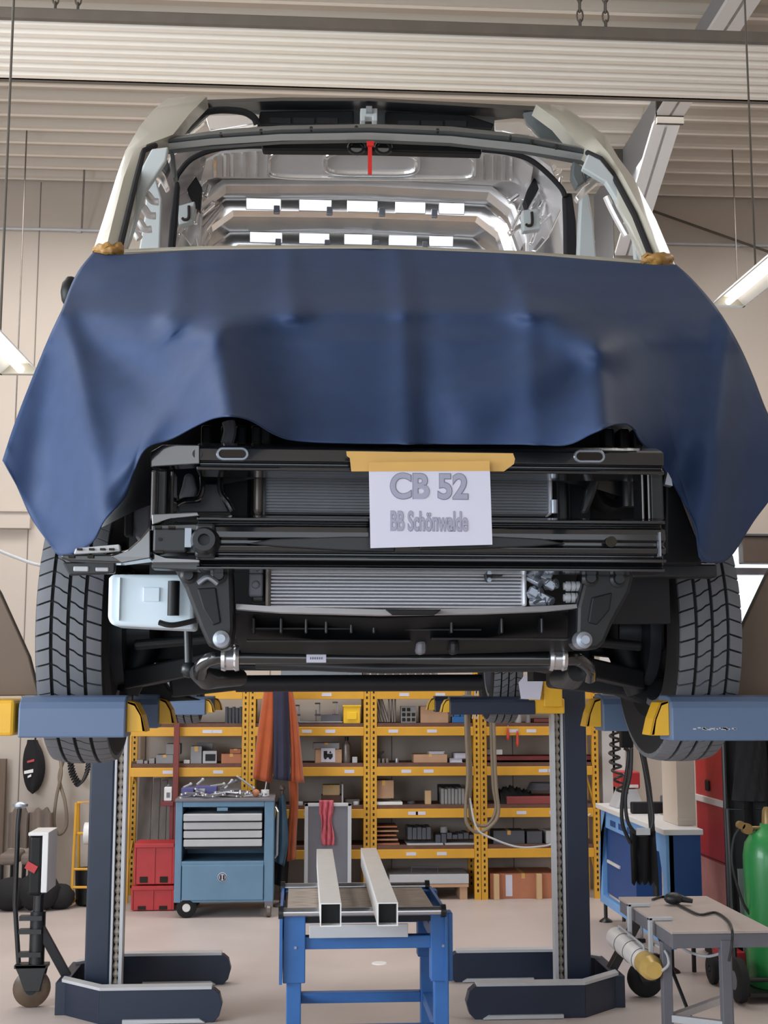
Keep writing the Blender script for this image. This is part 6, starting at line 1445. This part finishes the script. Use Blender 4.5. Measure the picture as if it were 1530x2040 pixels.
b = MB().box(P(-60, 1600, 11.2).x, P(9, 1600, 11.2).x, 11.2, 11.25, 0, P(5, 1512, 11.2).z); o = b.build('wooden_board', mat('dark_brown_wood', sr(104, 86, 72), .6, noise=.15, stretch=(8, 8, 1)), loc=(P(-20, 1600, 11.2).x, 11.2, 0), bevel=.004); tag(o, 'dark brown wooden board leaning at the left edge of the back wall', 'board')
# dark pile of bags on the floor
b = MB(); p = PZ(85, 1795, 0); p.y -= .42
for dx, dy, r in ((-.16, 0, (.16, .14, .13)), (.05, -.02, (.17, .15, .15)), (.2, .05, (.12, .12, .1))): b.ball((p.x + dx, p.y + dy, r[2] - .01), r, 14)
tag(b.build('black_sack', M_black, loc=(p.x, p.y, 0), smooth=True), 'black sack lying on the floor behind the pump mast', 'sack')
# yellow paper-roll stand
yq = 10.55; t = thing('roll_stand', 'thin yellow tube stand for paper rolls left of the lift column', 'stand', (P(165, 1800, yq).x, yq, 0))
A = {k: P(u, v, yq) for k, (u, v) in {'tl': (152, 1600), 'tr': (205, 1600), 'bl': (142, 1800), 'br': (215, 1800)}.items()}
b = MB()
b.tube([A['bl'], A['tl'], A['tr'], A['br']], .012, 8)
b.build('front_frame', M_yelrack, t)
for f in (.66, .84): MB().cyl(A['tl'].lerp(A['bl'], f), A['tr'].lerp(A['br'], f), .010, 8).build('cross_tube', M_yelrack, t)
o3 = Vector((0, .35, 0)); MB().tube([A['bl'] + o3, A['tl'] + Vector((0, .1, 0)), A['tr'] + Vector((0, .1, 0)), A['br'] + o3], .012, 8).build('rear_frame', M_yelrack, t)
MB().cyl(A['bl'], A['bl'] + o3, .012, 8).build('foot_tube', M_yelrack, t); MB().cyl(A['br'], A['br'] + o3, .012, 8).build('foot_tube', M_yelrack, t)
p = P(152, 1661, yq); MB().cyl((p.x - .02, yq + .02, p.z), (p.x + .30, yq + .02, p.z), .012, 10).build('roll_spindle', M_yelrack, t)
p2 = P(168, 1661, yq); b = MB().lathe([(.02, 0), (.085, 0), (.085, .2), (.02, .2)], (p2.x, yq + .02, p.z), 'x', 28, closed=True); tag(b.build('paper_roll', M_white, loc=(p2.x, yq + .02, p.z), smooth=30), 'white paper roll on the thin yellow stand', 'paper roll')
p = P(172, 1745, yq + .1); b = MB().lathe([(.1, 0), (.12, .02), (.13, .28), (.12, .28)], (p.x + .03, yq + .17, 0), 'z', 20); tag(b.build('waste_bin', M_plast, loc=(p.x + .03, yq + .17, 0), smooth=30), 'dark bin standing inside the thin yellow stand', 'bin')
hose('wall_cable', [P(-30, 1085, 9.5), P(30, 1110, 9.5), P(80, 1126, 9.5), P(140, 1128, 9.5)], .012, M_lgrey, 'pale cable sagging along the left edge at the blue cloth tip', 'cable')
a = P(-20, 1012, 11.2); c = P(58, 1052, 11.2); tag(MB().box(a.x, c.x, 11.22, YB, c.z, a.z).box(a.x, c.x, 11.2, 11.22, a.z - .03, a.z).build('wall_duct', M_wall, loc=(a.x, 11.25, c.z), bevel=.004), 'beige cable duct on the left back wall beside the cloth', 'duct')
# ================================================================== right side: workbench, red cabinet, gas cylinders, curtain
t = thing('workbench', 'light blue workbench with white top at the right behind the steel table', 'workbench', (2.35, 8.8, 0))
bx0, bx1, by0, by1, bz = 2.235, 2.46, 7.95, 9.75, .85
MB().box(bx0 - .02, bx1, by0 - .03, by1, bz - .035, bz).build('worktop', M_white, t, bevel=.004)
MB().box(bx0 + .02, bx1 - .01, by0, by0 + .025, .18, bz - .035).build('end_panel', M_bdblue, t)
for y_ in (by0, by1 - .09):
    b = MB().prism([(bx0, y_, .14), (bx0, y_, bz - .037), (bx0, y_ + .22 if y_ < 9 else y_ - .12, bz - .037), (bx0, y_ + .09, bz - .3), (bx0, y_ + .09, .14)], (.05, 0, 0)); b.build('leg_panel', M_bblue, t, bevel=.004)
    f = MB().cyl((bx0 + .03, y_ + .045, .02), (bx0 + .03, y_ + .045, .14), .014, 10).lathe([(.05, 0), (.045, .01), (.015, .03)], (bx0 + .03, y_ + .045, 0), 'z', 18); f.build('levelling_foot', M_satin, t, smooth=30)
    for x in (bx1 - .06,): MB().cyl((x, y_ + .045, 0), (x, y_ + .045, .2), .014, 10).build('levelling_foot', M_satin, t)
MB().box(bx0, bx0 + .04, by0 + .09, by1 - .09, .14, .20).build('lower_rail', M_bblue, t, bevel=.004)
MB().box(bx0 + .01, bx0 + .04, by0 + .2, by1 - .09, bz - .16, bz - .04).build('upper_rail', M_bblue, t, bevel=.004)
for k in range(5): MB().box(bx0 + .007, bx0 + .012, by0 + .35 + k * .24, by0 + .50 + k * .24, bz - .13, bz - .09).build('rail_slot', M_bdblue, t)
dk = MB().box(bx0 + .03, bx1 - .02, by0 + .85, by1 - .12, .22, bz - .17).build('drawer_unit', M_bdblue, t)
MB().box(bx0 + .02, bx0 + .035, by1 - .52, by1 - .16, .44, .46).build('drawer_handle', M_white, dk)
# things on the bench
def on_bench(name, cat, lab, u0, u1, vt, yy, dp, m, kind=None):
    a = P(u0, vt, yy); c = P(u1, vt, yy); o = MB().box(a.x, c.x, yy, yy + dp, bz + .001, a.z).build(name, m, loc=((a.x + c.x) / 2, yy, bz), bevel=.01); return tag(o, lab, cat)
b = MB(); a = P(1222, 1600, 9.4); c = P(1268, 1570, 9.4); b.prism([(a.x, 9.3, bz + .001), (a.x + .2, 9.3, bz + .001), (a.x + .15, 9.3, c.z), (a.x + .06, 9.3, c.z)], (0, .25, 0)); vz = b.build('grinder_base', M_lgrey, loc=(a.x + .1, 9.42, bz), bevel=.006); tag(vz, 'grey machine base with red top on the far end of the workbench', 'machine')
rt = MB().box(a.x + .03, a.x + .18, 9.32, 9.53, c.z + .001, c.z + .12).build('machine_head', M_red, vz, bevel=.01); MB().box(a.x + .05, a.x + .16, 9.30, 9.318, c.z + .01, c.z + .03).build('machine_strip', M_white, rt)
on_bench('flat_tool', 'tool', 'flat dark tool lying across the workbench top', 1258, 1328, 1598, 8.9, .05, M_dark)
on_bench('dark_clock', 'box', 'small dark box on the workbench beside the pale column', 1335, 1347, 1620, 8.3, .06, M_chip)
on_bench('socket_box', 'box', 'dark switch box standing at the back of the workbench', 1322, 1340, 1586, 9.0, .1, M_dgbox)
a = P(1348, 1500, 8.1); c = P(1384, 1500, 8.1); b = MB().box(a.x, c.x, 8.12, 8.45, bz + .001, 1.62).box(a.x - .003, c.x, 8.117, 8.12, bz + .03, bz + .05); tag(b.build('pale_cupboard', mat('pale_board', sr(206, 192, 178), .6, noise=.04), loc=((a.x + c.x) / 2, 8.3, bz), bevel=.004), 'pale narrow cupboard standing on the workbench beside the red cabinet', 'cupboard')
# red cabinet with its narrow side towards the aisle
rx = 2.645; y0 = PX(1446, 1600, rx).y; y1 = PX(1387, 1600, rx).y
t = thing('red_cabinet', 'tall red steel cabinet with horizontal white bar at the right', 'cabinet', (rx + .3, (y0 + y1) / 2, 0))
MB().box(rx, rx + .55, y0, y1, .05, 1.62).build('cabinet_body', M_red, t, bevel=.006)
MB().box(rx + .02, rx + .53, y0 + .02, y1 - .02, 0, .05).build('plinth', M_dark, t)
zb_ = PX(1388, 1587, rx).z; MB().box(rx - .02, rx, y0 + .01, y1 - .01, zb_ - .02, zb_ + .02).build('white_bar', M_white, t, bevel=.003)
p = PX(1412, 1565, rx); MB().box(rx - .012, rx, p.y - .03, p.y + .05, p.z - .035, p.z + .035).build('handle_recess', M_hole, t, bevel=.01)
p = PX(1440, 1650, rx); MB().box(rx - .004, rx, y0 + .003, y1 - .003, .62, .625).build('panel_joint', M_hole, t)
mrd = mat('faded_red_paint', sr(186, 124, 116), .55, noise=.15); MB().box(rx - .003, rx, y0 + .004, y1 - .004, .06, .61).build('lower_panel', mrd, t)
# welding curtain and hanging leather jackets
cx0 = P(1449, 1600, 7.80).x - .02
rows = []
for j in range(9): rows.append([(cx0 + .02 + .70 * i / 30, 7.80 + .025 * math.sin(i * 1.1), lerp(1.56, .10, j / 8)) for i in range(31)])
cu = thing('welding_curtain', 'black welding curtain hanging beside the red cabinet', 'curtain', (cx0 + .4, 7.80, 0))
MB().grid(rows).build('curtain_sheet', M_black, cu, smooth=True, solid=.004)
b = MB().cyl((cx0 + .01, 7.80, 1.58), (cx0 + .78, 7.80, 1.58), .012, 10)
for x in (cx0 + .01, cx0 + .78): b.cyl((x, 7.80, 0), (x, 7.80, 1.6), .016, 10).box(x - .03, x + .03, 7.66, 7.9, 0, .02)
b.build('curtain_frame', M_satin, cu)
a = P(1462, 1728, 7.75); c = P(1502, 1830, 7.75); b = MB().prism([(a.x, 7.60, 0), (c.x + .05, 7.60, 0), (c.x + .05, 7.68, a.z), (a.x, 7.68, a.z)], (0, .012, 0)); tag(b.build('grey_sheet', mat('grey_green_sheet', sr(104, 114, 112), .5, noise=.1), loc=(a.x, 7.75, 0)), 'grey-green sheet leaning left of the green gas cylinder', 'sheet')
b = MB(); rnd = random.Random(4)
for k in range(3):
    rows = []
    for j in range(12): rows.append([(cx0 + .16 + k * .2 + (.075 + .05 * j / 11) * (i / 6 - 1), 7.74 - .06 * math.sin(math.pi * i / 12) - .012 * math.sin(i * 2 + j), 1.53 - .045 * j) for i in range(13)])
    o = MB().loft(rows, (0, .02, 0)).build('leather_jacket', M_black, loc=(cx0 + .16 + k * .2, 7.74, 1.53), smooth=70); tag(o, ('left', 'middle', 'right')[k] + ' one of the black jackets hanging on the welding curtain', 'jacket', 'black jackets on the curtain')
# brass regulator and gas cylinder on its cart
gx, gy = P(1532, 1700, 7.35).x, 7.35; r = .145
t = thing('gas_cylinder', 'green gas cylinder standing on a cart at the right edge', 'gas cylinder', (gx, gy, .06))
zsh = P(1510, 1680, gy).z
MB().lathe([(r * .9, .06), (r, .09), (r, zsh - .07), (r * .92, zsh), (r * .7, zsh + .05), (r * .35, zsh + .085), (r * .3, zsh + .11)], (gx, gy, 0), 'z', 32).build('cylinder_body', M_green, t, smooth=40)
MB().lathe([(.035, zsh + .11), (.03, zsh + .18), (.02, zsh + .2)], (gx, gy, 0), 'z', 16).build('valve', M_brass, t, smooth=30)
b = MB(); p = P(1485, 1650, gy); b.cyl((gx - .02, gy, p.z), p, .012, 10).lathe([(.0, -.02), (.03, -.02), (.03, .02), (0, .02)], (p.x, p.y - .02, p.z), 'y', 18).lathe([(.0, -.02), (.022, -.02), (.022, .02), (0, .02)], (p.x - .035, p.y - .02, p.z + .02), 'y', 18); b.build('regulator', M_brass, t, smooth=30)
MB().tube(curve_pts([p + Vector((-.03, 0, 0)), p + Vector((-.07, 0, -.06)), p + Vector((-.09, -.02, -.2)), p + Vector((-.04, -.03, -.4)), p + Vector((.02, -.03, -.5))]), .008, 8).build('gas_hose', M_blackh, t, smooth=True)
ct = thing('cylinder_cart', 'black two-wheeled cart under the green gas cylinder', 'cart', (gx, gy, 0))
MB().box(gx - .2, gx + .2, gy - .18, gy + .18, .035, .058).build('cart_plate', M_satin, ct, bevel=.004)
for x in (gx - .245, gx + .245):
    w1 = MB().lathe([(.03, -.028), (.085, -.03), (.115, -.02), (.12, 0), (.115, .02), (.085, .03), (.03, .028)], (x, gy - .14, .12), 'x', 28, closed=True).build('wheel', M_rubber, ct, smooth=40)
    MB().lathe([(0, -.03), (.05, -.03), (.055, .03), (0, .03)], (x, gy - .14, .12), 'x', 20).build('wheel_hub', M_mgrey, w1, smooth=30)
MB().cyl((gx - .23, gy - .14, .12), (gx + .23, gy - .14, .12), .012, 10).build('axle', M_satin, ct)
MB().tube([(gx - .16, gy + .17, .05), (gx - .16, gy + .22, 1.0), (gx + .16, gy + .22, 1.0), (gx + .16, gy + .17, .05)], .014, 8).build('push_handle', M_satin, ct)
c = PZ(1425, 1968, 0); b = MB().lathe([(.02, -.02), (.07, -.022), (.085, -.014), (.085, .014), (.07, .022), (.02, .02)], (c.x + .02, c.y + .1, .085), 'x', 24, closed=True)
c2 = thing('trolley_jack', 'dark wheeled trolley jack under the steel table beside the cart', 'jack', (c.x, c.y, 0)); b.build('wheel', M_rubber, c2, smooth=30)
MB().lathe([(.02, -.02), (.07, -.022), (.085, -.014), (.085, .014), (.07, .022), (.02, .02)], (c.x + .22, c.y + .1, .085), 'x', 24, closed=True).build('wheel', M_rubber, c2, smooth=30)
MB().cyl((c.x - .0, c.y + .1, .085), (c.x + .24, c.y + .1, .085), .012, 10).build('axle', M_satin, c2); MB().box(c.x + .05, c.x + .19, c.y + .02, c.y + .2, .10, .19).build('frame', M_red, c2, bevel=.006); MB().cyl((c.x + .12, c.y + .1, .19), (c.x + .10, c.y + .16, .3), .02, 10).build('lift_arm', M_satin, c2)
# black control pendant and cables in front of the bench
yy = 7.55
t = thing('control_pendant', 'black control box hanging on cables before the workbench', 'control box', P(1248, 1490, yy))
MB().pbox(1238, 1450, 1262, 1490, yy, .06).build('pendant_body', M_plast, t, bevel=.006); MB().pbox(1246, 1446, 1262, 1451, yy - .005, .05).build('pendant_top', M_white, t)
MB().tube([P(1252, 1450, yy + .02), P(1254, 1410, yy + .02), P(1256, 1370, yy + .02), P(1256, 1300, yy + .02)], .010, 8).build('suspension_cable', M_blackh, t, smooth=True)
hose('hanging_cable', [P(1244, 1490, yy), P(1252, 1500, yy), P(1248, 1540, yy), P(1240, 1590, yy), P(1240, 1640, yy), P(1256, 1680, yy)], .011, M_blackh, 'black cable hanging from the left side of the control box', 'cable')
hose('hanging_cable', [P(1258, 1490, yy - .04), P(1256, 1540, yy - .04), P(1246, 1590, yy - .04), P(1252, 1640, yy - .04), P(1275, 1664, yy - .04), P(1294, 1655, yy - .04), P(1300, 1620, yy - .04), P(1284, 1530, yy - .04), P(1265, 1450, yy - .04)], .011, M_blackh, 'black cable loop hanging from the right side of the control box', 'cable')
hose('hanging_cable', [P(1266, 1448, yy + .05), P(1280, 1500, yy + .05), P(1292, 1570, yy + .05), P(1298, 1640, yy + .05), P(1304, 1720, yy + .05), P(1308, 1790, yy + .05)], .018, M_blackh, 'thick black cable hanging straight down beside the control box', 'cable')
b = MB(); pts = curve_pts([P(1216, 1352, 8.9), P(1218, 1390, 8.9), P(1222, 1440, 8.9), P(1226, 1475, 8.9), P(1224, 1510, 8.9), P(1232, 1545, 8.9), P(1240, 1580, 9.2)], 30)
b.tube([q + Vector((.035 * math.cos(i * .42), .03 * math.sin(i * .42), 0)) for i, q in enumerate(pts)], .009, 6); tag(b.build('coiled_cable', M_blackh, loc=pts[0], smooth=True), 'black spiral cable hanging right of the rack', 'cable')
rows = []
for j in range(14):
    f = j / 13; rows.append([P(lerp(1256 + 4 * f, 1306 + 2 * f, i / 12), 1655 + f * 105 + (6 * math.sin(i * 2.2) if j == 13 else 0), yy + .02 - .03 * math.sin(i * 1.2 + f) - .03 * math.sin(math.pi * i / 12)) for i in range(13)])
bgp = MB().loft(rows, (0, .02, 0)).build('black_apron', M_navyf if False else M_black, loc=P(1280, 1655, yy), smooth=70); tag(bgp, 'black apron hanging under the cables before the workbench', 'apron')
MB().pbox(1268, 1650, 1296, 1664, yy - .06, .02).build('apron_clip', M_lgrey, bgp, bevel=.004)

# dark box hanging before the window at the right edge
a = P(1480, 1068, 11.0); c = P(1545, 1122, 11.0)
t = thing('wall_lantern', 'dark brown box lantern hanging before the bright window at the right edge', 'lantern', ((a.x + c.x) / 2, 11.05, a.z))
MB().box(a.x, c.x, 11.0, 11.14, c.z, a.z).build('lantern_box', mat('dark_brown_paint', sr(86, 74, 66), .5, noise=.1), t, bevel=.01)
MB().box(a.x - .02, c.x, 10.98, 11.16, a.z, a.z + .02).build('lantern_lid', M_dgbox, t, bevel=.004)
MB().box(a.x + .1, a.x + .14, 11.1, YB, a.z - .1, a.z - .06).build('lantern_bracket', M_satin, t)
